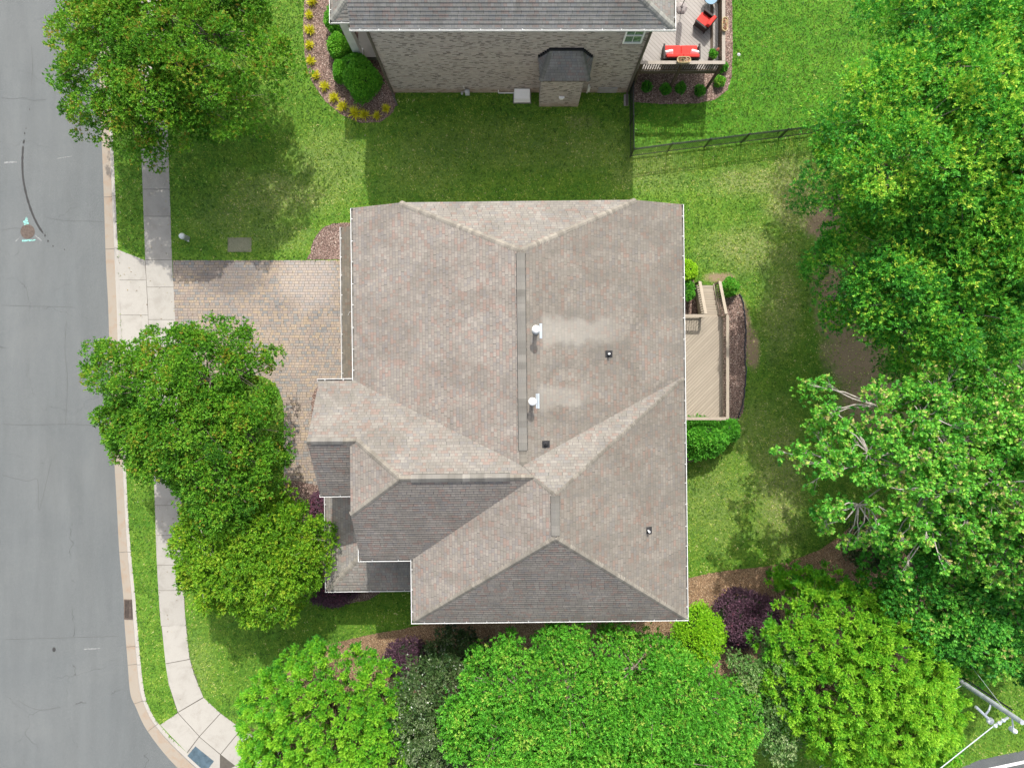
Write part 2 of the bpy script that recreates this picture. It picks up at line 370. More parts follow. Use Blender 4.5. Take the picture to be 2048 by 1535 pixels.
def paver_mat():
    t = NT('cobble_pavers'); p = t.sep(t.pos())
    r1, r2, gap, _ = t.tiles(p[0], p[1], .150, .185, .020, .020, seed=5.0)
    c = t.ramp(r1, [(0, (.32, .27, .225)), (.18, (.35, .285, .225)), (.34, (.29, .26, .235)), (.48, (.37, .295, .215)), (.60, (.305, .25, .215)),
                    (.72, (.26, .25, .235)), (.82, (.34, .28, .235)), (.93, (.235, .232, .225))], 'CONSTANT')
    c = t.mix(1.0, c, t.ramp(t.noise(t.pos(), 50, 4, .7), [(.3, .88), (.7, 1.1)]), 'MULTIPLY')
    big = t.noise(t.pos(), .5, 5, .6, .7)
    c = t.mix(1.0, c, t.ramp(big, [(.3, (.84, .85, .88)), (.7, (1.12, 1.10, 1.06))]), 'MULTIPLY')
    def blob(cx, cy, rx, ry, lo=.5, hi=1.3):
        dx = t.math('DIVIDE', t.math('SUBTRACT', p[0], cx), rx); dy = t.math('DIVIDE', t.math('SUBTRACT', p[1], cy), ry)
        d = t.math('ADD', t.math('SQRT', t.math('ADD', t.math('MULTIPLY', dx, dx), t.math('MULTIPLY', dy, dy))), t.math('MULTIPLY', t.math('SUBTRACT', t.noise(t.pos(), 1.0, 5, .6), .5), 1.5))
        return t.smooth(d, lo, hi, 1, 0)
    c = t.mix(t.math('MULTIPLY', blob(*XY(462, 555), 1.9, 1.1), .5), c, (.12, .11, .11))          # oil and tyre stain
    c = t.mix(t.math('MULTIPLY', blob(*XY(615, 560), 1.7, 1.7), .38), c, (.52, .46, .42))         # pale efflorescence
    c = t.mix(t.math('MULTIPLY', gap, .62), c, (.09, .08, .065))
    t.col(c); t.bump(t.math('SUBTRACT', 1.0, gap), .006); return t.m
M_PAVER = paver_mat()
def chips_mat(name, cols, sc=22):
    t = NT(name)
    nn = t.n('ShaderNodeTexNoise'); nn.inputs['Scale'].default_value = 9; t.put(t.pos(), nn.inputs['Vector'])
    vm = t.n('ShaderNodeVectorMath', operation='MULTIPLY_ADD'); t.l(nn.outputs['Color'], vm.inputs[0]); vm.inputs[1].default_value = (.15, .15, 0); t.put(t.pos(), vm.inputs[2])
    vo = t.n('ShaderNodeTexVoronoi', feature='F1'); vo.inputs['Scale'].default_value = sc; t.l(vm.outputs[0], vo.inputs['Vector'])
    sp = t.n('ShaderNodeSeparateColor'); t.l(vo.outputs['Color'], sp.inputs[0])
    c = t.ramp(sp.outputs[0], cols, 'CONSTANT')
    c = t.mix(t.smooth(vo.outputs['Distance'], .35, .75, 0, .75), c, (.035, .025, .02))
    c = t.mix(1.0, c, t.ramp(t.noise(t.pos(), .9, 4), [(.3, .82), (.7, 1.15)]), 'MULTIPLY')
    t.col(c); t.bump(sp.outputs[1], .02); return t.m
M_MULCH = chips_mat('hardwood_mulch', [(0, (.23, .15, .12)), (.25, (.32, .215, .18)), (.45, (.15, .10, .085)), (.6, (.41, .29, .24)), (.78, (.28, .185, .155)), (.92, (.56, .45, .38))], 24)
M_STRAW = chips_mat('pine_straw', [(0, (.30, .185, .10)), (.25, (.38, .25, .145)), (.5, (.23, .135, .08)), (.65, (.47, .33, .20)), (.85, (.34, .21, .12)), (.95, (.56, .43, .29))], 30)

def leaf_mat(name, stops, trans=.32, rough=.55, spec=.25):
    t = NT(name); a = t.n('ShaderNodeAttribute'); a.attribute_name = 'tint'
    f = t.math('ADD', a.outputs['Fac'], t.math('MULTIPLY', t.math('SUBTRACT', t.noise(t.pos(), .75, 3), .5), .38), clamp=True)
    c = t.ramp(f, stops); t.col(c); t.rough(rough); t.b.inputs['Specular IOR Level'].default_value = spec
    tr = t.n('ShaderNodeBsdfTranslucent'); t.l(c, tr.inputs[0])
    mx = t.n('ShaderNodeMixShader'); mx.inputs[0].default_value = trans
    out = t.t.nodes['Material Output']; t.l(t.b.outputs[0], mx.inputs[1]); t.l(tr.outputs[0], mx.inputs[2]); t.l(mx.outputs[0], out.inputs[0])
    return t.m
L_STREET = leaf_mat('leaf_street', [(0, (0.034, 0.13, 0.012)), (0.35, (0.085, 0.26, 0.018)), (0.65, (0.16, 0.40, 0.025)), (0.9, (0.27, 0.39, 0.03)), (1, (0.36, 0.27, 0.04))])
L_MYRT = leaf_mat('leaf_myrtle', [(0, (0.04, 0.13, 0.012)), (0.4, (0.11, 0.29, 0.016)), (0.75, (0.21, 0.44, 0.022)), (1, (0.36, 0.48, 0.035))])
L_BRIGHT = leaf_mat('leaf_bright', [(0, (0.03, 0.14, 0.014)), (0.4, (0.085, 0.34, 0.026)), (0.75, (0.16, 0.5, 0.04)), (0.93, (0.29, 0.57, 0.06)), (1, (0.38, 0.5, 0.08))])
L_OAK = leaf_mat('leaf_oak', [(0, (0.026, 0.15, 0.022)), (0.35, (0.065, 0.32, 0.035)), (0.62, (0.15, 0.49, 0.045)), (0.85, (0.33, 0.62, 0.05)), (1, (0.54, 0.68, 0.08))])
L_MAPLE = leaf_mat('leaf_maple', [(0, (0.035, 0.18, 0.03)), (0.4, (0.085, 0.37, 0.045)), (0.72, (0.18, 0.53, 0.055)), (0.94, (0.38, 0.62, 0.08)), (1, (0.58, 0.5, 0.2))])
L_CYP = leaf_mat('leaf_cypress', [(0, (0.028, 0.14, 0.018)), (0.35, (0.085, 0.36, 0.03)), (0.7, (0.23, 0.6, 0.04)), (1, (0.44, 0.74, 0.06))])
L_DARK = leaf_mat('leaf_holly', [(0, (0.012, 0.035, 0.013)), (0.5, (0.045, 0.1, 0.026)), (0.85, (0.1, 0.17, 0.05)), (1, (0.2, 0.26, 0.13))], .1, .3, .6)
L_PALE = leaf_mat('leaf_pale', [(0, (0.045, 0.13, 0.03)), (0.5, (0.11, 0.27, 0.055)), (0.85, (0.2, 0.36, 0.1)), (1, (0.36, 0.46, 0.2))], .15, .4, .5)
L_PURP = leaf_mat('leaf_purple', [(0, (0.03, 0.016, 0.026)), (0.5, (0.095, 0.05, 0.075)), (0.85, (0.19, 0.095, 0.14)), (1, (0.3, 0.08, 0.12))], .1)
L_LIME = leaf_mat('leaf_lime', [(0, (0.08, 0.27, 0.01)), (0.4, (0.21, 0.52, 0.016)), (1, (0.42, 0.7, 0.03))])
L_BOX = leaf_mat('leaf_boxwood', [(0, (0.035, 0.15, 0.012)), (0.5, (0.1, 0.36, 0.02)), (1, (0.25, 0.56, 0.04))], .12)
L_YELLOW = leaf_mat('leaf_yellow_grass', [(0, (0.55, 0.56, 0.03)), (1, (0.9, 0.86, 0.06))])
L_GRASS = leaf_mat('grass_blade', [(0, (0.028, 0.082, 0.01)), (0.3, (0.088, 0.205, 0.016)), (0.6, (0.205, 0.35, 0.03)), (0.82, (0.39, 0.46, 0.08)), (1, (0.6, 0.56, 0.27))], .2)
L_FLOWER = leaf_mat('petal', [(0, (.75, .72, .62)), (.5, (.72, .32, .22)), (1, (.10, .12, .04))])
def bark(name, c): return plain(name, c, .9, var=.3, sc=5, bump=.01)
B_GREY = bark('bark_grey', (.22, .185, .15)); B_PALE = bark('bark_pale', (.42, .38, .34)); B_BROWN = bark('bark_brown', (.15, .10, .07))

# ------------------------------------------------------------ ground
def offs(poly, j=.03, step=.25):
    """subdivide a closed outline and roughen it"""
    out = []; n = len(poly)
    for i in range(n):
        a = Vector(poly[i]); b = Vector(poly[(i+1) % n]); L = (b - a).length; k = max(1, min(160, int(L / step)))
        nrm = Vector((-(b-a).y, (b-a).x)).normalized() if L > 0 else Vector((0, 0))
        for q in range(k):
            p = a.lerp(b, q / k) + nrm * random.uniform(-j, j); out.append((p.x, p.y))
    return out
def sm(pts, n=4, closed=False):
    """Catmull-Rom through points"""
    P_ = [Vector(p) for p in pts]; m = len(P_); out = []
    rngs = range(m if closed else m - 1)
    for i in rngs:
        p1, p2 = P_[i], P_[(i+1) % m]
        p0 = P_[(i-1) % m] if (closed or i > 0) else p1; p3 = P_[(i+2) % m] if (closed or i + 2 < m) else p2
        for k in range(n):
            t = k / n
            q = .5 * ((2*p1) + (-p0+p2)*t + (2*p0-5*p1+4*p2-p3)*t*t + (-p0+3*p1-3*p2+p3)*t**3); out.append(tuple(q))
    if not closed: out.append(tuple(P_[-1]))
    return out
def sheet(name, poly, z, mat, kind='structure', parent=None):
    mb = MB(); mb.add([(x, y, z) for x, y in poly], [tuple(range(len(poly)))])
    o = mb.build(name, mat, parent, recalc=False)
    if o.data.polygons[0].normal.z < 0: o.data.flip_normals()
    if kind: o['kind'] = kind
    return o
W_ = lambda L, h=0: [XY(a, b, h) for a, b in L]
sheet('ground', [(-700, -700), (700, -700), (700, 700), (-700, 700)], -.16, M_SOIL)
pan = W_([(180, -2500), (186, -400), (193, 0), (198, 205), (205, 393), (209, 520), (214, 620), (219, 795), (230.5, 1000), (236, 1105), (244.5, 1199), (246, 1240), (253, 1331), (258, 1387), (269, 1415), (293, 1464), (349, 1533), (430, 1600), (560, 1670), (900, 1740), (2400, 1760)])
back = W_([(207, -2500), (213, -400), (219, 0), (224, 222), (231, 393), (236, 499), (241, 620), (246, 795), (255, 1000), (262, 1105), (271, 1199), (276, 1265), (284.6, 1355), (295, 1406), (319, 1448), (375, 1505), (455, 1572), (575, 1643), (905, 1712), (2400, 1732)])
pan_s = pan[:9] + sm(pan[9:17], 3)[:-1] + pan[16:]; back_s = back
def resample(pl, n):
    d = [0]
    for a, b in zip(pl, pl[1:]): d.append(d[-1] + math.dist(a, b))
    out = []
    for i in range(n):
        t = d[-1] * i / (n - 1); j = max(k for k in range(len(d)) if d[k] <= t + 1e-9); j = min(j, len(pl) - 2)
        f = (t - d[j]) / max(1e-9, d[j+1] - d[j]); out.append((pl[j][0] + (pl[j+1][0]-pl[j][0]) * f, pl[j][1] + (pl[j+1][1]-pl[j][1]) * f))
    return out
pan_s = sm(pan, 5); 
def nearest_pair(pl, other):
    """for each point of pl the closest point on polyline other"""
    out = []
    for p in pl:
        best = None
        for a, b in zip(other, other[1:]):
            ax, ay = a; bx, by = b; L2 = (bx-ax)**2 + (by-ay)**2
            t = max(0, min(1, ((p[0]-ax)*(bx-ax) + (p[1]-ay)*(by-ay)) / max(L2, 1e-9)))
            q = (ax + t*(bx-ax), ay + t*(by-ay)); d = math.dist(p, q)
            if best is None or d < best[0]: best = (d, q)
        out.append(best[1])
    return out
back_s = nearest_pair(pan_s, sm(back, 5))
# road
sheet('road', pan_s + [(70, -120), (-120, -120), (-120, 80)], -.13, M_ROAD)
# curb and gutter: pan (tan) + curb (pale)
def apron_low(y):     # curb drops where the driveway crosses it
    a = XY(0, 505)[1]; b = XY(0, 900)[1]
    if b < y < a: return min(1, (a - y) / .6, (y - b) / .6)
    return 0
mb = MB(); mc = MB(); NP = len(pan_s)
rows = []
for (a, b) in zip(pan_s, back_s):
    lo = apron_low(a[1]); f = lambda t: (a[0] + (b[0]-a[0])*t, a[1] + (b[1]-a[1])*t)
    rows.append([(*f(0), -.126), (*f(.62), -.135), (*f(.74), -.015 - .09*lo), (*f(1.0), .006 - .02*lo), (*f(1.0), -.2)])
for i in range(NP - 1):
    r, q = rows[i], rows[i+1]
    mb.add([r[0], r[1], q[1], q[0]], [(0, 1, 2, 3)])
    mc.add([r[1], r[2], q[2], q[1]], [(0, 1, 2, 3)]); mc.add([r[2], r[3], q[3], q[2]], [(0, 1, 2, 3)]); mc.add([r[3], r[4], q[4], q[3]], [(0, 1, 2, 3)])
def settint(o, fn=lambda i: .85):
    a = o.data.attributes.new('tint', 'FLOAT', 'FACE'); a.data.foreach_set('value', [fn(i) for i in range(len(o.data.polygons))])
o = mb.build('gutter_pan', M_PAN, recalc=False); o['kind'] = 'structure'; settint(o)
o = mc.build('curb', M_CURB, recalc=False); o['kind'] = 'structure'; settint(o)
mj = MB()      # control joints across curb and pan
for py in (60, 110, 267, 389, 500, 700, 870, 1105, 1296, 1330, 1409, 1462):
    y = XY(0, py)[1]; i = min(range(NP), key=lambda k: abs(pan_s[k][1] - y))
    a = Vector((*pan_s[i], -.122)); b = Vector((*back_s[i], .009)); k1 = a.lerp(b, .62); k1.z = -.131; k2 = a.lerp(b, .74); k2.z = -.011
    for u, v in ((a, k1), (k1, k2), (k2, b)): mj.bar(u, v, .022, .004)
mj.build('curb_joint', plain('joint_dark', (.12, .11, .10)))['kind'] = 'structure'
# lawn: everything behind the curb
sheet('lawn', back_s + [(120, -90), (200, 200), (-25, 200)], 0, M_LAWN)
# second road lower right
r2 = W_([(1880, 1552), (1960, 1518), (2100, 1488), (2400, 1425), (2700, 1700), (1800, 1700)])
# sits beyond the verge
sheet('side_road', r2, .008, M_ROAD2)
ln = W_([(1960, 1538), (2120, 1504), (2400, 1445), (2400, 1451), (2120, 1510), (1964, 1544)])
sheet('side_road_edge_line', ln, .013, plain('road_paint_white', (.72, .72, .70), .6))

# sidewalk slabs
swl = W_([(262, -400), (272, 0), (278.5, 205), (285, 376), (290.5, 520), (296, 620), (303, 830), (310, 1021), (312.5, 1105), (319.4, 1223), (330, 1324), (337, 1366), (356, 1423.5)])
swr = W_([(322, -400), (329, 0), (334, 205), (340, 376), (344.5, 520), (350, 620), (357, 830), (364, 1021), (366, 1105), (370, 1223), (380.4, 1317), (389, 1348.6), (408, 1394)])
def at_y(pl, y):
    for a, b in zip(pl, pl[1:]):
        if (a[1] - y) * (b[1] - y) <= 0 and a[1] != b[1]:
            t = (y - a[1]) / (b[1] - a[1]); return (a[0] + (b[0]-a[0])*t, y)
    return pl[0] if y > pl[0][1] else pl[-1]
swls, swrs = sm(swl, 4), sm(swr, 4)
joints = [-300, -240, -180, -125, -70, -15, 45, 100, 155, 215, 271, 324.5, 378.5, 432.5, 520, 574, 639, 700, 760, 820, 880, 945, 1010, 1070, 1129, 1180, 1251, 1322]
ms = MB(); tints = []
GAP = .014
def slab(pts, tint, z=.012):
    c = Vector((sum(p[0] for p in pts)/len(pts), sum(p[1] for p in pts)/len(pts)))
    q = []
    for p in pts:
        d = Vector(p) - c; q.append(tuple(c + d * (1 - GAP / max(.2, d.length))))
    ms.add([(x, y, z) for x, y in q] + [(x, y, -.02) for x, y in q], [tuple(range(len(q)))] + [(i, (i+1) % len(q), len(q)+(i+1) % len(q), len(q)+i) for i in range(len(q))])
    tints.extend([tint] * (len(q) + 1))
for i in range(len(joints) - 1):
    y0, y1 = XY(0, joints[i])[1], XY(0, joints[i+1])[1]; ym = (y0 + y1) / 2
    tn = .42 if joints[i] in (271, 324.5, 378.5) else (.55 if joints[i] in (215, 432.5) else random.uniform(.72, .95))  # slabs under the street tree: its shade is put into a darker tint
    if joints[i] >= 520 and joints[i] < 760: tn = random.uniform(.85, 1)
    if joints[i] >= 1251:
        a, b, c, d = W_([(323.5, 1251), (372, 1249.5), (379.5, 1317), (331, 1326)]); slab([a, b, c, d], .95); continue
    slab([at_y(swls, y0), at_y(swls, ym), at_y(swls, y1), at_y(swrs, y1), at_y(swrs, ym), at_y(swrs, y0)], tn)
for q, tn in ((((331, 1326.5), (380, 1317.5), (389, 1348.6), (407, 1393), (356, 1423), (345, 1390), (337, 1366)), .9),
              (((356, 1424), (407.5, 1394), (441, 1425), (399, 1471)), .95),
              (((320, 1448), (355.5, 1424.5), (398.5, 1471.5), (374, 1504)), .9),
              (((399, 1472), (441.5, 1425.5), (483, 1456), (441, 1507)), .95),
              (((441.5, 1507.5), (483.5, 1456.5), (530, 1485), (570, 1505), (520, 1560), (470, 1530)), .9),
              (((470, 1530.5), (520, 1560.5), (600, 1600), (580, 1640), (456, 1571), (440, 1545)), .9),
              (((374.5, 1504.5), (398.5, 1472.5), (440.5, 1507.5), (440, 1545), (455, 1571)), .8)):
    slab(W_(q), tn)
for a, b in ((499, 560), (560, 630), (630, 700), (700, 770), (770, 840), (840, 900)):   # apron slabs between curb and walk
    ya, yb = XY(0, a)[1], XY(0, b)[1]
    if a == 499: pts = [at_y(back, ya), XY(290, 520), at_y(swls, yb), at_y(back, yb)]
    elif a == 840: pts = [at_y(back, ya), at_y(swls, ya), at_y(swls, XY(0, 868)[1]), at_y(back, yb)]
    else: pts = [at_y(back, ya), at_y(swls, ya), at_y(swls, yb), at_y(back, yb)]
    slab(pts, random.uniform(.86, 1))
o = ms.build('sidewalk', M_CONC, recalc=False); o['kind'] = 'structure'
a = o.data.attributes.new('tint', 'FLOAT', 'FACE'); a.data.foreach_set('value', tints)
# joint bed below slabs
sheet('sidewalk_bed', [at_y(swls, XY(0, -300)[1]), at_y(swls, XY(0, 520)[1])] + W_([(237, 500)]) + [at_y(back, XY(0, 700)[1]), at_y(back, XY(0, 895)[1])] + W_([(305, 868), (310, 1021), (319, 1223), (337, 1366), (355, 1424), (321, 1449), (375, 1504), (456, 1570), (580, 1640), (600, 1600), (570, 1505), (483, 1456), (441, 1425), (407, 1394), (380, 1317), (370, 1223), (364, 1021), (350, 620), (344, 520), (334, 205), (325, -300)]), .004, plain('joint_bed', (.10, .09, .075)))
# tactile pad
pad = W_([(391, 1491), (428, 1521), (411.5, 1543), (375, 1510)])
mb = MB(); mb.prism(pad, .004, .020)
pc = [Vector(p) for p in pad]
for i in range(14):
    for j in range(9):
        a_ = pc[0].lerp(pc[1], (i+.5)/14); b_ = pc[3].lerp(pc[2], (i+.5)/14); q = a_.lerp(b_, (j+.5)/9); mb.lathe((q.x, q.y, .020), [(.014, 0), (.008, .005)], 6)
o = mb.build('tactile_paving', plain('slate_paint', (.075, .115, .145), .7, var=.25, sc=4)); tag(o, 'dark slate-blue tactile panel set in the corner sidewalk ramp', 'tactile panel')
# driveway and walkway pavers
drv = W_([(345.5, 520.5), (700, 520.5), (760, 520.5), (760, 1000), (568, 1000), (567.5, 900), (568, 830), (566, 803), (557, 777), (543, 761), (525, 752), (505, 749), (440, 750), (352, 742)])
sheet('driveway', drv, .010, M_PAVER)
# mulch and straw beds
beds = []
def bed(name, pts, mat, z=.014, smooth=True, raised=True):
    p = W_(pts); p = sm(p, 4, True) if smooth else p
    p = offs(p, .02, .12); beds.append(p); o = sheet(name, p, z, mat, 'stuff'); return o
bed('mulch', [(620, -420), (612, -100), (609, 0), (606, 60), (611, 125), (624, 165), (650, 203), (684, 231), (720, 246), (760, 245), (786, 226), (793, 208), (790, 195), (800, 150), (800, -420)], M_MULCH, smooth=False)
bed('mulch', [(1258, 140), (1264, 204), (1330, 209), (1395, 207), (1430, 200), (1455, 180), (1463, 155), (1466, 100), (1464, 0), (1462, -300), (1440, -300), (1300, 100)], M_MULCH, smooth=False)
bed('mulch', [(712, 446), (688, 445), (664, 447), (645, 456), (633, 470), (624, 488), (621, 506), (612, 519), (700, 519.5)], M_MULCH, smooth=False)
bed('mulch', [(640, 770), (632, 776), (625, 790), (623, 812), (622, 860), (700, 860), (700, 770)], M_MULCH, .017, smooth=False)
bed('mulch', [(568, 960), (585, 960), (640, 970), (700, 985), (760, 1100), (760, 1185), (740, 1198), (700, 1206), (655, 1208), (625, 1195), (600, 1150), (580, 1050)], M_MULCH, .018, smooth=False)
bed('mulch', [(1340, 540), (1385, 548), (1395, 600), (1452, 596), (1478, 588), (1488, 608), (1493, 640), (1494, 690), (1491, 740), (1490, 790), (1486, 825), (1470, 850), (1450, 880), (1400, 920), (1340, 930)], M_MULCH, smooth=False)
bed('pine_straw', [(1330, 1160), (1373, 1156), (1420, 1145), (1480, 1137), (1540, 1131), (1590, 1118), (1640, 1098), (1680, 1070), (1705, 1048), (1745, 1020), (1800, 1050), (1850, 1200), (1860, 1320), (1700, 1380), (1500, 1400), (1000, 1400), (700, 1380), (560, 1420), (575, 1345), (590, 1325), (620, 1303), (660, 1287), (700, 1277), (750, 1266), (800, 1258), (850, 1246), (880, 1225), (900, 1150), (1330, 1150)], M_STRAW, smooth=False)

# road furniture and marks
mb = MB(); c = XY(52, 462)
mb.lathe((*c, -.128), [(.40, 0), (.40, .006), (.385, .012), (.34, .012), (.335, .008), (.33, .012)], 32)
for i in range(-4, 5):
    for j in range(-4, 5):
        if i*i + j*j < 17: mb.box((c[0] + i*.07, c[1] + j*.07, -.1145), (.045, .045, .005))
M_IRON = plain('rusty_iron', (.125, .098, .082), .7, .2, var=.3, sc=12)
tag(mb.build('manhole_cover', M_IRON), 'round brown iron manhole cover in the road with teal paint round it', 'manhole cover')
M_TEAL = NT('teal_paint'); _f = M_TEAL.noise(M_TEAL.pos(), 14, 5, .7); M_TEAL.col(M_TEAL.ramp(_f, [(.42, (.16, .17, .17)), (.55, (.25, .66, .58))])); M_TEAL = M_TEAL.m
M_CHALK = NT('chalk'); _f = M_CHALK.noise(M_CHALK.pos(), 14, 5, .7); M_CHALK.col(M_CHALK.ramp(_f, [(.42, (.17, .175, .175)), (.7, (.42, .43, .42))])); M_CHALK = M_CHALK.m
def mark(name, pts, mat, z=-.124):
    p = W_(pts); return sheet(name, p, z, mat)
mark('paint_mark', [(48, 433), (46.5, 440), (43, 441), (45.5, 449), (51, 449), (54, 447), (53, 440), (50.5, 433)], M_TEAL)
mark('paint_mark', [(41, 478), (41, 482), (67, 481), (68, 478)], M_TEAL)
mark('chalk_mark', [(38, 472), (40, 470), (28, 483), (27, 481)], M_CHALK)
mark('chalk_mark', [(66, 470), (68, 469), (81, 480), (79, 481)], M_CHALK)
mark('chalk_mark', [(5, 322), (30, 321), (30, 324.5), (5, 325.5)], M_CHALK)
mark('chalk_mark', [(165, 1298), (198, 1296.5), (198, 1298.5), (165, 1300)], M_CHALK)
mark('chalk_mark', [(112, 315), (140, 310.5), (140, 311.6), (112, 316)], M_CHALK)
def ribbon(pts, wd, z, name, mat, kind='structure'):
    p = sm(W_(pts), 6); a, b = [], []
    for i, q in enumerate(p):
        d = Vector(p[min(i+1, len(p)-1)]) - Vector(p[max(i-1, 0)]); d.normalize(); n = Vector((-d.y, d.x)) * (wd * random.uniform(.4, .6)) * (1 if 0 < i < len(p)-1 else .3)
        a.append((q[0]+n.x, q[1]+n.y)); b.append((q[0]-n.x, q[1]-n.y))
    mb = MB()
    for i in range(len(p)-1): mb.add([(*a[i], z), (*b[i], z), (*b[i+1], z), (*a[i+1], z)], [(0, 1, 2, 3)])
    o = mb.build(name, mat)
    if kind: o['kind'] = kind
    return o
M_TAR = plain('tar', (.048, .047, .046), .5)
ribbon([(43, 290), (41.5, 320), (43, 355), (50, 390), (60, 422), (72, 448), (83, 465)], .12, -.1245, 'tar_seam', M_TAR)
mb = MB()
for (x, y, r) in ((44, 283, .06), (45, 280, .05), (46, 265, .045), (49, 255, .03), (87, 470, .05), (93, 481, .05), (103, 491, .04), (157, 256, .06), (126, 498, .03), (56, 217, .03), (218, 800, .05), (186, 737, .04), (205, 677, .04), (199, 675, .03), (105, 1300, .10)):
    px_, py_ = XY(x, y); mb.lathe((px_, py_, -.1245), [(r, 0), (r * .9, .001)], 8, sy=1.4)
mb.build('tar_spots', M_TAR)['kind'] = 'structure'
M_CRACK = plain('crack', (.085, .085, .085), .9)
for k, L in enumerate(([(0, 193), (20, 196), (45, 194), (62, 199), (90, 197)], [(85, 432), (110, 438), (140, 441), (170, 441), (205, 443)], [(0, 848), (60, 850), (130, 848), (220, 852)],
          [(130, 640), (127, 700), (132, 760), (128, 850)], [(0, 950), (50, 962), (72, 960), (75, 1020), (100, 920)], [(0, 1280), (60, 1278), (140, 1276), (235, 1273)], [(0, 610), (80, 612), (150, 614)],
          [(30, 1400), (70, 1420), (120, 1415)], [(60, 90), (62, 130), (60, 170)], [(0, 460), (30, 455), (60, 462)])):
    ribbon(L, .015, -.1252, 'road_crack', M_CRACK)
# storm drain grate
c0 = XY(258, 1219); mb = MB(); gw, gl = .66, 1.10
t0 = thing('storm_drain', 'rusty brown iron storm drain grate set into the curb gutter', 'storm drain', (c0[0], c0[1], -.13))
for sx in (-1, 1): mb.box((c0[0] + sx*(gw/2 - .03), c0[1], -.105), (.06, gl, .04))
for sy in (-1, 1): mb.box((c0[0], c0[1] + sy*(gl/2 - .03), -.1045), (gw - .12, .06, .038))
mb.build('frame', M_IRON, t0)
mb = MB()
for i in range(15): mb.box((c0[0], c0[1] - gl/2 + .10 + i * (gl - .2)/14, -.108), (gw - .125, .028, .03))
mb.box((c0[0], c0[1], -.110), (.05, gl - .13, .026)); mb.build('grate', M_IRON, t0)
mb = MB(); mb.box((c0[0], c0[1], -.128), (gw - .1, gl - .1, .004)); mb.build('pit', M_RUBBER, t0)
# dark drain mouth seen under the street tree
c1 = XY(233, 809); mb = MB(); mb.box((c1[0], c1[1], -.11), (.42, .12, .03)); mb.box((c1[0], c1[1], -.093), (.36, .07, .008))
tag(mb.build('rubber_ramp_block', M_RUBBER), 'small black rubber block lying in the gutter by the street tree', 'rubber block')
# utility pedestal & lid
c2 = XY(375, 477)
t0 = thing('utility_pedestal', 'pale grey round utility pedestal standing in the shaded lawn by the sidewalk', 'utility pedestal', (*c2, 0))
mb = MB(); mb.lathe((*c2, 0), [(.15, 0), (.15, .55), (.145, .58)], 20); mb.build('body', plain('pedestal_green', (.34, .38, .36), .5), t0)
mb = MB(); mb.lathe((*c2, .58), [(.165, 0), (.165, .06), (.15, .12), (.10, .155), (.03, .165)], 20); mb.build('cap', plain('pedestal_cap', (.62, .66, .64), .45), t0, smooth=True)
c3 = XY(379, 483); mb = MB(); mb.tube([(c3[0], c3[1], 0), (c3[0], c3[1], .14)], .02); mb.lathe((c3[0], c3[1], .14), [(.045, 0), (.045, .03), (.02, .05)], 10)
tag(mb.build('pipe_stub', M_WHITE), 'tiny white capped pipe stub in the grass beside the pedestal', 'pipe stub')
c4 = XY(479.5, 489.5); mb = MB(); mb.box((*c4, .012), (1.32, .80, .03)); mb.box((*c4, .029), (1.2, .68, .006)); mb.box((c4[0]+.3, c4[1]-.35, .034), (.12, .03, .012))
tag(mb.build('utility_box', ground_noise_mat('lid_moss', [(.3, (.13, .14, .08)), (.7, (.28, .27, .19))], 22, bump=.004)), 'flat mossy rectangular utility box lid in the front lawn', 'utility lid')

# ------------------------------------------------------------ roofs
def clip(poly, f, keep):        # poly list of (u,v); keep v*keep >= f*keep
    out = []; n = len(poly)
    for i in range(n):
        a, b = poly[i], poly[(i+1) % n]; ia = (a[1]-f)*keep >= -1e-9; ib = (b[1]-f)*keep >= -1e-9
        if ia: out.append(a)
        if ia != ib:
            t = (f - a[1]) / (b[1] - a[1]); out.append((a[0] + (b[0]-a[0])*t, f))
    return out
def courses(mb, pts, m, e=.143, t=.026, lift=0.0, org=None):
    pts = [Vector(p) for p in pts]
    n = Vector((0, 0, 0))
    for i in range(len(pts)):
        a, b = pts[i], pts[(i+1) % len(pts)]; n += a.cross(b)
    n.normalize()
    if n.z < 0: n = -n; pts = pts[::-1]
    u = Vector((0, 0, 1)).cross(n).normalized(); v = n.cross(u)
    o = Vector(org) if org else min(pts, key=lambda p: p.z); uv0 = 7.7 if org else random.uniform(0, 50)
    loc = [((p - o).dot(u), (p - o).dot(v)) for p in pts]
    vmax = max(p[1] for p in loc); k = 0; vr = 33 if org else random.randint(0, 400)
    while k * e < vmax - 1e-6:
        c = clip(clip(loc, k*e, 1), (k+1)*e, -1)
        c2 = []
        for p in c:
            if not c2 or math.dist(p, c2[-1]) > 1e-5: c2.append(p)
        if len(c2) > 2 and math.dist(c2[0], c2[-1]) < 1e-5: c2.pop()
        c = c2
        if len(c) > 2:
            tt = t * (1 + random.uniform(-.15, .15))
            w3 = [o + u*p[0] + v*p[1] + n * (lift + tt * (1 - (p[1]-k*e)/e)) for p in c]
            mb.add(w3, [tuple(range(len(c)))], m); mb.uv.append([(p[0]+uv0, p[1] + vr*e + .001 if p[1] < (k+1)*e - 1e-6 else (k+1+vr)*e - .001) for p in c])
            for i in range(len(c)):
                a, b = c[i], c[(i+1) % len(c)]
                if abs(a[1]-k*e) < 1e-6 and abs(b[1]-k*e) < 1e-6:
                    q = [o+u*b[0]+v*b[1]+n*(lift+tt), o+u*a[0]+v*a[1]+n*(lift+tt), o+u*a[0]+v*a[1]+n*(lift-.002), o+u*b[0]+v*b[1]+n*(lift-.002)]
                    mb.add(q, [(0, 1, 2, 3)], m); mb.uv.append([(a[0]+uv0, (k+vr)*e+.002)] * 4)
        k += 1
    return n
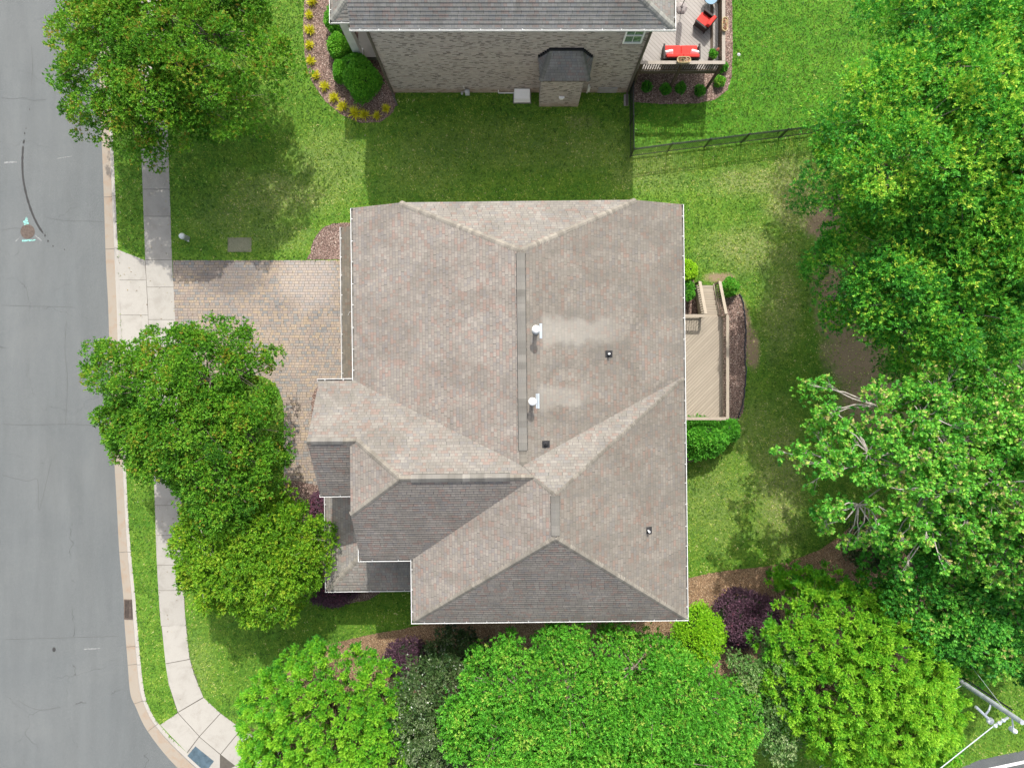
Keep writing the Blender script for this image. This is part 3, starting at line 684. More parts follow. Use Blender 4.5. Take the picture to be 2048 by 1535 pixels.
def deckslab(mb, polys, m, th=.16):
    """sheathing below the shingles: faces, underside and edge skirt"""
    keyd = {}; vs = []
    def key(p):
        k = tuple(round(c, 3) for c in p)
        if k not in keyd: keyd[k] = len(vs); vs.append(Vector(p))
        return keyd[k]
    F = [[key(p) for p in poly] for poly in polys]; cnt = {}
    for f in F:
        for i in range(len(f)):
            e_ = (f[i], f[(i+1) % len(f)]); cnt[tuple(sorted(e_))] = cnt.get(tuple(sorted(e_)), 0) + 1
    top = [p - Vector((0, 0, .006)) for p in vs]; bot = [p - Vector((0, 0, th)) for p in vs]; N = len(vs)
    fs = [tuple(f) for f in F] + [tuple(N + i for i in f[::-1]) for f in F]
    for f in F:
        for i in range(len(f)):
            a, b = f[i], f[(i+1) % len(f)]
            if cnt[tuple(sorted((a, b)))] == 1: fs.append((a, b, N+b, N+a))
    mb.add(top + bot, fs, m)
    for f in fs: mb.uv.append([(0, 0)] * len(f))
def facen(poly):
    n = Vector((0, 0, 0)); p = [Vector(q) for q in poly]
    for i in range(len(p)): n += p[i].cross(p[(i+1) % len(p)])
    n.normalize(); return n if n.z > 0 else -n
def cap(mb, a, b, na, nb, wd=.17, hgt=.028, seg=.15, m=0, vent=False):
    """ridge/hip cap: overlapping pieces folded over the line a(low)->b(high)"""
    a, b = Vector(a), Vector(b); d = (b - a); L = d.length; d.normalize()
    sa = d.cross(na); sb = -d.cross(nb)
    if sa.z > 0: sa = -sa
    if sb.z > 0: sb = -sb
    if (sa - sb).length < .1: sb = -sa
    nn = (na + nb).normalized(); k = int(L / seg) + 1; u0 = random.uniform(0, 9)
    for i in range(k):
        p = a + d * (i * seg); q = a + d * min(L, (i+1) * seg)
        if (q - p).length < .01: continue
        h0 = hgt + .010; h1 = hgt
        def ring(c, h, j): 
            return [c + sa*(wd+j) + na*(h*.25 if not vent else h), c + sa*(wd*.5) + na*h*.95 + nn*.004, c + nn*(h*1.12), c + sb*(wd*.5) + nb*h*.95 + nn*.004, c + sb*(wd+j) + nb*(h*.25 if not vent else h)]
        j = random.uniform(-.006, .006)
        r0, r1 = ring(p, h0, j), ring(q, h1, j)
        for s_ in range(4):
            mb.add([r0[s_], r0[s_+1], r1[s_+1], r1[s_]], [(0, 1, 2, 3)], m); mb.uv.append([(u0 + .3, i*.143 + .01), (u0 + .31, i*.143+.01), (u0 + .31, i*.143+.13), (u0 + .3, i*.143+.13)])
        if vent:  # flared black strips stand in for the shadow under the vent edges
            for e0, e1, sd_, nx in ((r0[0], r1[0], sa, na), (r0[4], r1[4], sb, nb)):
                q = [e0 - nx*.018, e1 - nx*.018, e1 + sd_*.048 - nx*.050, e0 + sd_*.048 - nx*.050]; mb.add(q, [(0, 1, 2, 3)], 1); mb.uv.append([(u0, .01)]*4)
        for e0, e1, nx in ((r0[0], r1[0], na), (r1[4], r0[4], nb)):
            mb.add([e0, e1, e1 - nx*(h1+.004), e0 - nx*(h1+.004)], [(0, 1, 2, 3)], 1 if vent else m); mb.uv.append([(u0, i*.143+.01)]*4)
        mb.add([r0[0], r0[2], r0[4], p + sb*wd - nb*.004, p - nn*.002, p + sa*wd - na*.004], [(0, 1, 2, 3, 4, 5)], m); mb.uv.append([(u0, i*.143+.01)]*6)
def gutter(parent, pts, out, z, name='gutter', hang=.9, w_=.115, hm=None):
    """open white trough along a horizontal eave; out = unit vectors pointing away from the roof, one per segment"""
    mb = MB()
    for i in range(len(pts) - 1):
        a = Vector((*pts[i], z)); b = Vector((*pts[i+1], z)); o_ = Vector((*out[i], 0)); L = (b-a).length; d = (b-a).normalized()
        ex0 = w_ * hm[i][0] if hm else 0; ex1 = w_ * hm[i][1] if hm else 0
        a2, b2 = a - d*ex0, b + d*ex1
        mb.bar(a2 + o_*(w_-.012) - Vector((0,0,.02)), b2 + o_*(w_-.012) - Vector((0,0,.02)), .028, .030, 0)       # rolled front lip
        mb.bar(a2 + o_*(w_-.006) - Vector((0,0,.075)), b2 + o_*(w_-.006) - Vector((0,0,.075)), .008, .10, 0)
        mb.bar(a + o_*(w_*.5) - Vector((0,0,.125)), b + o_*(w_*.5) - Vector((0,0,.125)), w_-.02, .01, 1)
        mb.bar(a + o_*.004 - Vector((0,0,.07)), b + o_*.004 - Vector((0,0,.07)), .008, .11, 0)
        n = max(1, int(L / hang))
        for k in range(n):
            p = a + d * ((k + .5) * L / n + random.uniform(-.06, .06)); mb.bar(p + o_*.0 - Vector((0,0,.012)), p + o_*(w_-.03) - Vector((0,0,.010)), .028, .012, 0)
        for p, s_ in ((a2, -1), (b2, 1)):
            mb.bar(p + o_*.0 - Vector((0,0,.07)) + d*s_*.004, p + o_*w_ - Vector((0,0,.07)) + d*s_*.004, .008, .11, 0)
    return mb.build(name, [M_TRIM, M_GUT], parent)

# ============================================================ our house
TH = .0113
C0 = Vector((.3, -1.0, 0)); loc = Matrix.Rotation(TH, 4, 'Z') @ C0
house = thing('brick_house', 'large house with weathered grey and pink shingle hip roof in the centre', 'house', loc, TH, org=C0)
EV = 7.1
hE, hM, hW, hR = 9.02, 9.80, 10.12, 10.57
xr, xm = 1.68, .42
A_ = (-8.72, .22, EV); B_ = (-7.1, .22, EV); V1 = (xm, -3.38, hM); Cc = (7.74, .22, EV)
RN = (xr, -4.40, hR); RS = (xr, -6.22, hR); J2 = (.87, -3.81, hW); WP = (-4.60, -3.81, hW)
WE = (-6.60, -2.34, hE); EW = (-8.72, -2.34, hE); ES = (-8.72, -4.90, EV); ES2 = (-6.72, -4.90, EV)
EWs = (-6.72, -2.34, hE)
SE = (7.74, -10.67, EV); SW = (-4.56, -10.67, EV); KV = (-4.56, -7.84, EV); WS = (-6.93, -7.84, EV); WC = (-6.93, -5.52, 8.84); WC2 = (-6.93, -2.55, 8.84)
clz = EV + (2.25) * (hM - EV) / (xm + 7.1); CW = (-7.1 + 2.25, 8.02, clz)
cre = 7.74 - (clz - EV) / ((hM - EV) / (7.74 - xm)); CE = (cre, 8.02, clz); MN = (xm, 8.02 - (hM - clz) / .75, hM)
NW = (-7.1, 8.02, EV); NE = (7.74, 8.02, EV)
faces = {
 'mainW': ([NW, B_, V1, MN, CW], 0), 'mainE': ([Cc, NE, CE, MN, V1], 1), 'mainN': ([CW, MN, CE], 2),
 'north': ([A_, B_, WE, EW], 2), 'north2': ([B_, V1, J2, WP, WE], 2), 'north3': ([V1, Cc, RN, J2], 2),
 'Eeast': ([Cc, RN, RS, SE], 1), 'Rsouth': ([SW, SE, RS], 0), 'Rwest': ([SW, RS, RN, J2, KV], 0),
 'Wsouth': ([KV, J2, WP, WC, WS], 0), 'Wwest': ([WC, WP, WE, WC2], 0), 'Esouth': ([ES, ES2, EWs, EW], 0)}
mb = MB()
for k, (p, m) in faces.items(): courses(mb, p, m, org=A_ if k.startswith('north') else None)
deckslab(mb, [p for k, (p, m) in faces.items()], 3)
roof = mb.build('roof', [M_SH, M_SHW, M_SHN, M_TRIM], house, recalc=False)
N_ = {k: facen(p) for k, (p, m) in faces.items()}
def lerp(a, b, t): return tuple(x + (y-x)*t for x, y in zip(a, b))
def ridge(name, a, b, f, g, *k, **kw):
    mb = MB(); cap(mb, a, b, N_[f], N_[g], *k, **kw); mb.build(name, [M_VENT if kw else M_CAP, M_RUBBER], roof, recalc=False)
for a, b, f, g in ((CW, MN, 'mainW', 'mainN'), (CE, MN, 'mainE', 'mainN'), (Cc, RN, 'north', 'Eeast'), (J2, RN, 'north', 'Rwest'),
                   (SE, RS, 'Eeast', 'Rsouth'), (SW, RS, 'Rwest', 'Rsouth'), (WC, WP, 'Wsouth', 'Wwest'), (WE, WP, 'north', 'Wwest')):
    ridge('ridge_cap', a, b, f, g, .165, .020)
ridge('ridge_cap', EW, WE, 'north', 'Esouth', .17)
ridge('ridge_cap', lerp(MN, V1, .93), V1, 'mainW', 'mainE', .17)
ridge('ridge_cap', WP, lerp(WP, J2, .08), 'north', 'Wsouth', .17); ridge('ridge_cap', lerp(WP, J2, .82), J2, 'north', 'Wsouth', .17)
ridge('ridge_vent', lerp(MN, V1, .012), lerp(MN, V1, .93), 'mainW', 'mainE', .165, .055, .3, vent=True)
ridge('ridge_vent', lerp(WP, J2, .08), lerp(WP, J2, .82), 'north', 'Wsouth', .165, .055, .3, vent=True)
ridge('ridge_vent', lerp(RN, RS, .06), lerp(RN, RS, .94), 'Rwest', 'Eeast', .165, .055, .3, vent=True)
ridge('ridge_vent', lerp(EW, WE, .08), lerp(EW, WE, .72), 'north', 'Esouth', .15, .045, .3, vent=True)
# gutters
gutter(house, [(-7.1, 8.02), (-7.1, .22)], [(-1, 0)], EV - .01, hm=[(0, 0)])
gutter(house, [(-7.215, .22), (-8.80, .22)], [(0, 1)], EV - .01, hang=.7, hm=[(0, .0)])
gutter(house, [(-8.75, -4.90), (-6.93, -4.90)], [(0, -1)], EV - .01, hang=3, hm=[(0, 0)])
gutter(house, [(-6.93, -7.1), (-6.93, -7.84)], [(-1, 0)], EV - .01, hm=[(0, 1)], hang=.6)
gutter(house, [(-6.93, -7.84), (-4.68, -7.84)], [(0, -1)], EV - .01, hm=[(0, 0)])
gutter(house, [(-4.56, -7.84), (-4.56, -10.67)], [(-1, 0)], EV - .01, hm=[(1, 1)], hang=.75)
gutter(house, [(-4.56, -10.67), (7.74, -10.67)], [(0, -1)], EV - .01, hm=[(0, 1)])
gutter(house, [(7.74, -10.67), (7.74, 8.02)], [(1, 0)], EV - .01, hm=[(0, 0)])
# walls
def wall_block(mb, x0, y0, x1, y1, z0, z1):
    for (a, b, m) in (((x0, y0), (x1, y0), 0), ((x1, y0), (x1, y1), 1), ((x1, y1), (x0, y1), 0), ((x0, y1), (x0, y0), 1)):
        mb.add([(*a, z0), (*b, z0), (*b, z1), (*a, z1)], [(0, 1, 2, 3)], m)
mb = MB()
outl = [(-6.75, 7.7), (-6.75, -.10), (-8.4, -.10), (-8.4, -4.58), (-6.6, -4.58), (-6.6, -7.52), (-4.23, -7.52), (-4.23, -10.35), (7.4, -10.35), (7.4, 7.7)]
for i in range(len(outl)):
    a, b = outl[i], outl[(i+1) % len(outl)]
    mb.add([(*a, 0), (*b, 0), (*b, EV-.1), (*a, EV-.1)], [(0, 1, 2, 3)], 0 if a[1] == b[1] else 1)
def gable(pts, m): mb.add(pts, [tuple(range(len(pts)))], m)
gable([(-6.75, 7.7, EV-.1), (7.4, 7.7, EV-.1), (CE[0], 7.7, clz-.17), (CW[0], 7.7, clz-.17)], 0)
gable([(-8.4, -.1, EV-.1), (-8.4, -4.58, EV-.1), (-8.4, -2.34, hE-.17)], 1)
gable([(-6.6, -7.52, EV-.1), (-6.6, -2.6, EV-.1), (-6.6, -2.6, 8.66), (-6.6, -5.52, 8.66)], 1)
mb.build('wall', [M_BRX, M_BRY], house)
# garage pent roof
PZ = 3.25
gp = [(-8.55, 8.05, PZ), (-8.55, .20, PZ), (-6.75, .20, PZ+.75), (-6.75, 8.05, PZ+.75)]
mb = MB(); courses(mb, gp, 0); deckslab(mb, [gp], 1, .14); mb.build('garage_roof', [shingle('shingle_brown', k=(.66, .62, .54), weather=.3), M_TRIM], house, recalc=False)
gutter(house, [(-8.55, 8.05), (-8.55, .20)], [(-1, 0)], PZ - .01, 'garage_gutter', hm=[(0, 0)])
# porch roof (hip, wraps the corner)
px0, py0 = -9.50, -10.36; pr = 2.85
pA = (px0, -4.58, PZ); pB = (px0, py0, PZ); pC = (-4.23, py0, PZ); pT = (px0+pr, py0+pr, PZ+.95); pTn = (px0+pr, -4.58, PZ+.95); pTe = (-4.23, py0+pr, PZ+.95)
pf = [([pA, pB, pT, pTn], 0), ([pB, pC, pTe, pT], 0)]
mb = MB()
for p, m in pf: courses(mb, p, m, e=.165)
deckslab(mb, [p for p, m in pf], 1, .14); por = mb.build('porch_roof', [M_SHP, M_TRIM], house, recalc=False)
mb = MB(); cap(mb, pB, pT, facen(pf[0][0]), facen(pf[1][0]), .17, .02); mb.build('ridge_cap', [M_CAP, M_RUBBER], por, recalc=False)
gutter(house, [(px0, -4.58), (px0, py0)], [(-1, 0)], PZ-.01, 'porch_gutter', hm=[(0, 1)])
gutter(house, [(px0, py0), (-4.3, py0)], [(0, -1)], PZ-.01, 'porch_gutter', hm=[(0, 0)], hang=.8)
mb = MB(); mb.box((-7.9, -7.6, .1), (2.9, 5.6, .2)); mb.box((-6.0, -8.9, .098), (3.5, 2.7, .19)); mb.build('porch_floor', concrete('porch_concrete', (.42, .40, .37)), house)
for x, y in ((-9.2, -5.2), (-9.2, -7.7), (-9.2, -10.05), (-6.9, -10.05), (-4.6, -10.05)):
    mb = MB(); mb.box((x, y, 1.7), (.26, .26, 2.95)); mb.box((x, y, .28), (.36, .36, .18)); mb.box((x, y, 3.05), (.34, .34, .12)); mb.build('porch_column', M_TRIM, house)
mb = MB(); mb.box((-6.78, 4.0, 1.2), (.06, 4.9, 2.3))
for i in range(3): mb.box((-6.815, 4.0, .55 + i*.6), (.012, 4.8, .03))
mb.build('garage_door', M_TRIM, house)
# cable on the garage roof
cx = [(-8.25, 3.55), (-8.12, 3.75), (-8.0, 3.6), (-7.98, 3.3), (-8.05, 3.05)]
mb = MB(); mb.tube([(x, y, PZ + .02 + (x + 8.55)*.4167 + .02) for x, y in sm(cx, 5)], .009, 6); mb.build('cable', M_TRIM, house)
# roof penetrations
def zE(x): return EV + (7.74 - x) * (hM - EV) / (7.74 - xm)
def unrot(px, py, h):
    x, y = XY(px, py, h); return (x*math.cos(TH) + y*math.sin(TH), -x*math.sin(TH) + y*math.cos(TH))
for (px, py, hh) in ((1071, 661, .85), (1064, 802, .75)):
    x, y = unrot(px, py, 9.75); z = zE(x)
    mb = MB(); mb.tube([(x, y, z-.1), (x, y, z+hh)], .085, 16); mb.lathe((x, y, z-.02), [(.17, 0), (.15, .10), (.10, .20)], 16)
    sl = Matrix.Rotation(math.atan((hM-EV)/(7.74-xm)), 4, 'Y')
    mb.box((x+.24, y, zE(x+.24)+.022), (.16, .62, .006), tilt=sl)
    f_ = mb.build('flue_pipe', M_METAL, house, smooth=False)
    mb = MB(); mb.lathe((x, y, z+hh), [(.09, -.02), (.165, 0), (.165, .035), (.14, .06), (.14, .12), (.10, .15), (.03, .155)], 18); mb.build('rain_cap', M_WHITE, f_)
for (px, py, hh, wh) in ((1216, 708, .32, 1), (1297, 1061, .32, 1), (1091, 888, .2, 0)):
    h0 = 8.3 if px > 1150 else 9.5; x, y = unrot(px, py, h0)
    z = zE(x) if py < 950 else EV + (7.74-x) * (hR-EV)/(7.74-xr)
    mb = MB(); mb.lathe((x, y, z-.03), [(.13, 0), (.12, .06), (.06, .12)], 14); mb.box((x+.02, y+.0, z+.02), (.34, .30, .008), tilt=sl)
    f_ = mb.build('vent_boot', M_RUBBER, house)
    mb = MB(); mb.lathe((x, y, z), [(.045, 0), (.045, hh), (.026, hh), (.026, hh-.06)], 14); mb.build('vent_pipe', M_WHITE if wh else M_RUBBER, f_)

# ============================================================ deck behind our house
DX0, DX1, DY0, DY1, DH = 7.42, 11.30, -1.83, 3.62, 1.2
deck = thing('wooden_deck', 'tan diagonal-board deck with stairs on the east side of the central house', 'deck', (9.3, .9, 0))
mb = MB(); mb.box(((DX0+DX1)/2, (DY0+DY1)/2, DH-.02), (DX1-DX0, DY1-DY0, .04)); mb.build('deck_floor', M_DECK, deck)
mb = MB()
for x, y, lx, ly in (((DX0+DX1)/2, DY0+.0, DX1-DX0, .04), ((DX0+DX1)/2, DY1, DX1-DX0, .04), (DX1, (DY0+DY1)/2, .04, DY1-DY0+.04)): mb.box((x, y, DH-.17), (lx, ly, .25))
mb.build('rim_joist', M_RAIL, deck)
def rail_run(parent, a, b, z0, z1, name='railing', mat=M_RAIL, capw=.155, hgt=.95, sp=.125, post=True, bal=.036):
    """cap rail, lower rails, balusters between two plan points with floor heights z0, z1"""
    mb = MB(); A = Vector((*a, z0)); B = Vector((*b, z1)); d = B - A; L = math.hypot(d.x, d.y)
    mb.bar(A + Vector((0,0,hgt)), B + Vector((0,0,hgt)), capw, .035)
    mb.bar(A + Vector((0,0,hgt-.075)), B + Vector((0,0,hgt-.075)), .038, .085)
    mb.bar(A + Vector((0,0,.11)), B + Vector((0,0,.11)), .038, .085)
    n = int(L / sp)
    for i in range(n):
        t = (i + .5) / n; p = A + d*t; mb.bar(p + Vector((0,0,.06)), p + Vector((0,0,hgt-.05)), bal, bal)
    o = mb.build(name, mat, parent)
    if post:
        for p in (A, B):
            mb = MB(); mb.bar((p.x, p.y, 0), (p.x, p.y, p.z + hgt - .02), .09, .09); mb.build('post', mat, parent)
    return o
SX0, SX1 = 10.15, 11.15
rail_run(deck, (DX1, DY0+.02), (DX1, DY1-.02), DH, DH)
rail_run(deck, (DX0+.05, DY0+.02), (DX1-.08, DY0+.02), DH, DH, post=False)
rail_run(deck, (DX0+.05, DY1-.05), (SX0-.02, DY1-.05), DH, DH)
NTR = 6; run = .30
for i in range(NTR):
    z = DH - (i+1) * DH/(NTR+1); y = DY1 + .03 + i*run
    mb = MB(); mb.box(((SX0+SX1)/2, y + run/2, z-.02), (SX1-SX0-.06, run+.02, .04)); mb.box(((SX0+SX1)/2, y+.0, z+.06), (SX1-SX0-.08, .02, .14)); mb.build('stair_tread', M_TREAD, deck)
for x in (SX0, SX1):
    mb = MB(); mb.bar((x, DY1+.03, DH-.15), (x, DY1+.05+NTR*run, .08), .045, .28); mb.build('stringer', M_RAIL, deck)
    rail_run(deck, (x if x == SX0 else x+.08, DY1+.05), (x if x == SX0 else x+.08, DY1+.10+NTR*run), DH, .10, 'stair_railing', post=False)
    mb = MB(); mb.bar((x if x == SX0 else x+.08, DY1+.10+NTR*run, 0), (x if x == SX0 else x+.08, DY1+.10+NTR*run, 1.0), .09, .09); mb.build('post', M_RAIL, deck)
# black irrigation hose / edging along bed
ep = W_([(1478, 588), (1484, 600), (1488, 625), (1491, 660), (1489, 700), (1491, 740), (1489, 775), (1486, 800), (1480, 822), (1472, 842)])
eps = sm(ep, 8); mb = MB(); mb.tube([(x + random.uniform(-.03, .03), y, .05 + random.uniform(-.01, .04)) for x, y in eps], .035, 7)
tag(mb.build('edging_strip', plain('edging', (.035, .04, .05), .4, var=.5, sc=5)), 'black lumpy edging strip along the mulch bed beside the tan deck', 'garden edging')

# ============================================================ neighbour's house
nb = thing('brick_house', 'grey brick house with grey shingle roof at the top edge of the photo', 'house', (0, 20, 0))
NE_ = 7.55; ny = 15.85; wy = 16.17; wl, wr = -6.70, 6.45
q = .75; r_ = .43; dmax = 6.2
n1 = (-7.21, ny, NE_); n2 = (7.19, ny, NE_); rz_ = NE_ + q*dmax; hx = 7.19 - q*dmax/r_
ridgeL = (-7.21, ny+dmax, rz_); ridgeR = (max(hx, -3), ny+dmax, rz_)
ny2 = ny + 2*dmax
nf = [([n1, n2, ridgeR, ridgeL], 0), ([n2, (7.19, ny2, NE_), ridgeR], 0), ([(7.19, ny2, NE_), (-7.21, ny2, NE_), ridgeL, ridgeR], 0)]
mb = MB()
for p, m in nf: courses(mb, p, m, e=.165, t=.018)
deckslab(mb, [p for p, m in nf], 1, .18); nroof = mb.build('roof', [M_SHG, M_TRIM], nb, recalc=False)
mb = MB(); cap(mb, n2, ridgeR, facen(nf[0][0]), facen(nf[1][0]), .19, .03); mb.build('ridge_cap', [M_CAPG, M_RUBBER], nroof, recalc=False)
gutter(nb, [(-7.25, ny), (7.19, ny)], [(0, -1)], NE_-.01, hm=[(0, 1)], hang=.85)
gutter(nb, [(7.19, ny), (7.19, ny2)], [(1, 0)], NE_-.01, hm=[(0, 0)])
wz = 4.66; wx, wy0 = -8.8, 17.7
wf = [([(wx, wy0, wz), (-6.7, wy0, wz), (-6.7, wy0+2.1, wz+1.2), (wx+2.1, wy0+2.1, wz+1.2)], 0), ([(wx, wy0, wz), (wx+2.1, wy0+2.1, wz+1.2), (wx+2.1, wy0+6, wz+1.2), (wx, wy0+6, wz)], 0)]
mb = MB()
for p, m in wf: courses(mb, p, m, e=.165, t=.018)
deckslab(mb, [p for p, m in wf], 1, .15); wr_ = mb.build('porch_roof', [M_SHG, M_TRIM], nb, recalc=False)
mb = MB(); cap(mb, wf[0][0][0], wf[0][0][3], facen(wf[0][0]), facen(wf[1][0]), .18, .03); mb.build('ridge_cap', [M_CAPG, M_RUBBER], wr_, recalc=False)
gutter(nb, [(wx, wy0+6), (wx, wy0)], [(-1, 0)], wz-.01, 'porch_gutter', hm=[(0, 1)]); gutter(nb, [(wx, wy0), (-6.8, wy0)], [(0, -1)], wz-.01, 'porch_gutter', hm=[(0, 0)])
for x in (-8.4,):
    mb = MB(); mb.box((x, 18.1, 2.25), (.4, .4, 4.5)); mb.box((x, 18.1, .3), (.5, .5, .6)); mb.build('porch_column', M_TRIM, nb)
mb = MB(); mb.box((-7.6, 20.9, .2), (1.7, 5.9, .4)); mb.build('porch_floor', M_CONC, nb)
mb = MB()
for (a, b, m) in (((wl, wy), (wr, wy), 0), ((wr, wy), (wr, 27.9), 1), ((wr, 27.9), (wl, 27.9), 0), ((wl, 27.9), (wl, wy), 1)):
    mb.add([(*a, 0), (*b, 0), (*b, NE_-.05), (*a, NE_-.05)], [(0, 1, 2, 3)], m)
zg = lambda y: NE_ - .2 + q*(min(y, 2*(ny+dmax) - y) - ny)
mb.add([(wl, wy, NE_-.05), (wl, 27.9, NE_-.05), (wl, ny+dmax, zg(ny+dmax))], [(0, 1, 2)], 1)
mb.build('wall', [M_BRX, M_BRY], nb)
mb = MB(); mb.box((0, wy-.16, NE_-.14), (14.3, .34, .02)); mb.build('soffit', M_TRIM, nb)
# window with soldier-brick sill
wn = MB()
wx0, wx1, wz0, wz1 = 5.22, 6.12, 5.60, 6.95
for c, d in ((((wx0+wx1)/2, wy-.03, wz0+.03), (wx1-wx0, .10, .06)), (((wx0+wx1)/2, wy-.03, wz1-.03), (wx1-wx0, .10, .06)), ((wx0+.035, wy-.031, (wz0+wz1)/2), (.07, .10, wz1-wz0)),
             ((wx1-.035, wy-.031, (wz0+wz1)/2), (.07, .10, wz1-wz0)), (((wx0+wx1)/2, wy-.025, (wz0+wz1)/2+.02), (wx1-wx0-.14, .07, .05)), (((wx0+wx1)/2, wy-.016, (wz0+wz1)/2), (.02, .035, wz1-wz0-.12))): wn.box(c, d)
win = wn.build('window', M_WHITE, nb)
t = NT('window_glass'); t.col(t.ramp(t.noise(t.obj(), 6, 4), [(.35, (.06, .12, .07)), (.65, (.20, .30, .20))])); t.rough(.08); t.b.inputs['Specular IOR Level'].default_value = .8; M_GLASS = t.m  # green mottling paints a reflection into the pane colour
mb = MB(); mb.box(((wx0+wx1)/2, wy-.008, (wz0+wz1)/2), (wx1-wx0-.14, .012, wz1-wz0-.12)); mb.build('pane', M_GLASS, win)
mb = MB()
for i in range(10): mb.box((wx0 + .02 + i*.098, wy-.035, wz0-.14), (.072, .10, .22))
mb.build('sill', plain('sill_brick', (.38, .34, .31), .8, var=.2, sc=12), win)
# fireplace bump-out with its own little hip roof
mb = MB(); bx0, bx1, by, bz = 1.50, 3.66, 15.39, 3.60
for (a, b, m) in (((bx0, by), (bx1, by), 0), ((bx1, by), (bx1, wy), 1), ((bx0, wy), (bx0, by), 1)):
    mb.add([(*a, 0), (*b, 0), (*b, bz), (*a, bz)], [(0, 1, 2, 3)], m)
bump_ = mb.build('chimney_breast', [M_BRX, M_BRY], nb)
e0, e1, ey, eh, tz = 1.28, 4.02, 15.22, 3.62, 4.95
bf = [([(e0+.15, ey, eh), (e1-.15, ey, eh), (3.38, wy, tz), (1.88, wy, tz)], 0), ([(e0+.15, ey, eh), (1.88, wy, tz), (e0, wy, 4.15)], 0), ([(e1-.15, ey, eh), (e1, wy, 4.15), (3.38, wy, tz)], 0)]
mb = MB()
for p, m in bf: courses(mb, p, m, e=.15, t=.014)
deckslab(mb, [p for p, m in bf], 1, .10); br = mb.build('chimney_roof', [M_SHB, M_DKTRIM], nb, recalc=False)
mb = MB(); cap(mb, bf[0][0][0], bf[0][0][3], facen(bf[0][0]), facen(bf[1][0]), .14, .02); M_CB = shingle('cap_blue', k=(.62, .68, .74), cap=True); mb.build('ridge_cap', [M_CB, M_RUBBER], br, recalc=False); mb = MB(); cap(mb, bf[0][0][1], bf[0][0][2], facen(bf[0][0]), facen(bf[2][0]), .14, .02)
mb.build('ridge_cap', [M_CB, M_RUBBER], br, recalc=False)
mb = MB(); mb.box((2.63, wy-.05, tz+.07), (1.56, .10, .12))
for i in range(6):
    mb.box((1.84 - i*.1, wy-.045, tz+.05-i*.135), (.12, .09, .14)); mb.box((3.42 + i*.1, wy-.045, tz+.05-i*.135), (.12, .09, .14))
mb.build('step_flashing', M_BLACK, nb)
mb = MB(); vx = 2.66; mb.box((vx, by-.05, 1.35), (.30, .10, .04)); mb.box((vx, by-.03, 1.22), (.22, .06, .22)); mb.box((vx-.0, by-.09, 1.25), (.16, .06, .12)); mb.build('exhaust_vent', M_WHITE, nb)
def dspout(x, y, sgn):
    mb = MB(); mb.bar((x, y-.06, .12), (x, y-.06, NE_-.5), .10, .09); mb.bar((x, y-.06, NE_-.5), (x, ny-.05, NE_-.12), .10, .09); mb.bar((x, y-.08, .14), (x + sgn*.25, y-.75, .06), .10, .08)
    mb.build('downspout', M_DKTRIM, nb)
dspout(wl+.08, wy, 1); dspout(wr-.08, wy, 0)
mb = MB(); mb.box((5.25, wy-.02, .38), (1.05, .05, .62)); mb.box((5.25, wy-.05, .38), (.93, .03, .50)); mb.box((5.62, wy-.07, .38), (.05, .02, .05)); mb.build('crawlspace_door', plain('door_grey', (.34, .33, .32), .6), nb)
mb = MB(); mb.bar((4.15, wy-.05, .1), (4.15, wy-.05, 1.1), .06, .06); mb.bar((4.2, wy-.08, .35), (4.2, wy-.08, .9), .12, .06); mb.build('conduit', M_WHITE, nb)
mb = MB(); mb.bar((-2.62, wy-.04, .55), (-2.62, wy-.04, .9), .03, .03); mb.build('pipe', M_WHITE, nb); mb = MB(); mb.bar((-.75, wy-.06, .1), (.15, wy-.06, .1), .05, .05); mb.bar((-.75, wy-.06, .1), (-.75, wy-.06, .45), .05, .05); mb.build('pipe', M_WHITE, nb)
t0 = thing('gas_meter', 'small grey gas meter on the lawn against the grey brick wall', 'gas meter', (-2.55, 16.0, 0))
mb = MB(); mb.box((-2.45, 15.98, .45), (.24, .20, .30)); mb.lathe((-2.45, 15.98, .60), [(.09, 0), (.09, .05), (.03, .07)], 12); mb.build('meter_body', plain('meter_grey', (.50, .52, .52), .5), t0)
mb = MB(); mb.tube([(-2.75, 16.05, 0), (-2.75, 16.0, .55), (-2.62, 15.98, .62), (-2.5, 15.98, .62)], .022); mb.lathe((-2.75, 15.95, .35), [(.06, 0), (.06, .08)], 10); mb.build('inlet_pipe', plain('pipe_grey', (.42, .44, .44), .5), t0)
t0 = thing('crawlspace_unit', 'white sloping utility cover against the brick wall left of the chimney breast', 'utility cover', (.55, 15.95, 0))
mb = MB(); mb.add([(.1, 15.6, .06), (1.02, 15.6, .06), (1.02, 16.12, .06), (.1, 16.12, .06), (.13, 15.68, .36), (.98, 15.68, .36), (.98, 16.12, .62), (.13, 16.12, .62)], [(0,3,2,1),(4,5,6,7),(0,1,5,4),(1,2,6,5),(2,3,7,6),(3,0,4,7)]); mb.build('cover', M_WHITE, t0)
mb = MB(); mb.box((.56, 15.86, .03), (1.0, .6, .06)); mb.build('pad', M_CONC, t0)
c = XY(1252, 201); mb = MB(); mb.box((c[0], c[1], .02), (.24, .62, .04)); mb.bar((c[0]-.10, c[1]-.3, .06), (c[0]-.10, c[1]+.3, .07), .03, .06); mb.bar((c[0]+.10, c[1]-.3, .06), (c[0]+.10, c[1]+.3, .07), .03, .06)
tag(mb.build('splash_block', plain('splash', (.42, .38, .38), .8)), 'grey concrete splash block on grass at the fence corner of the brick house', 'splash block')

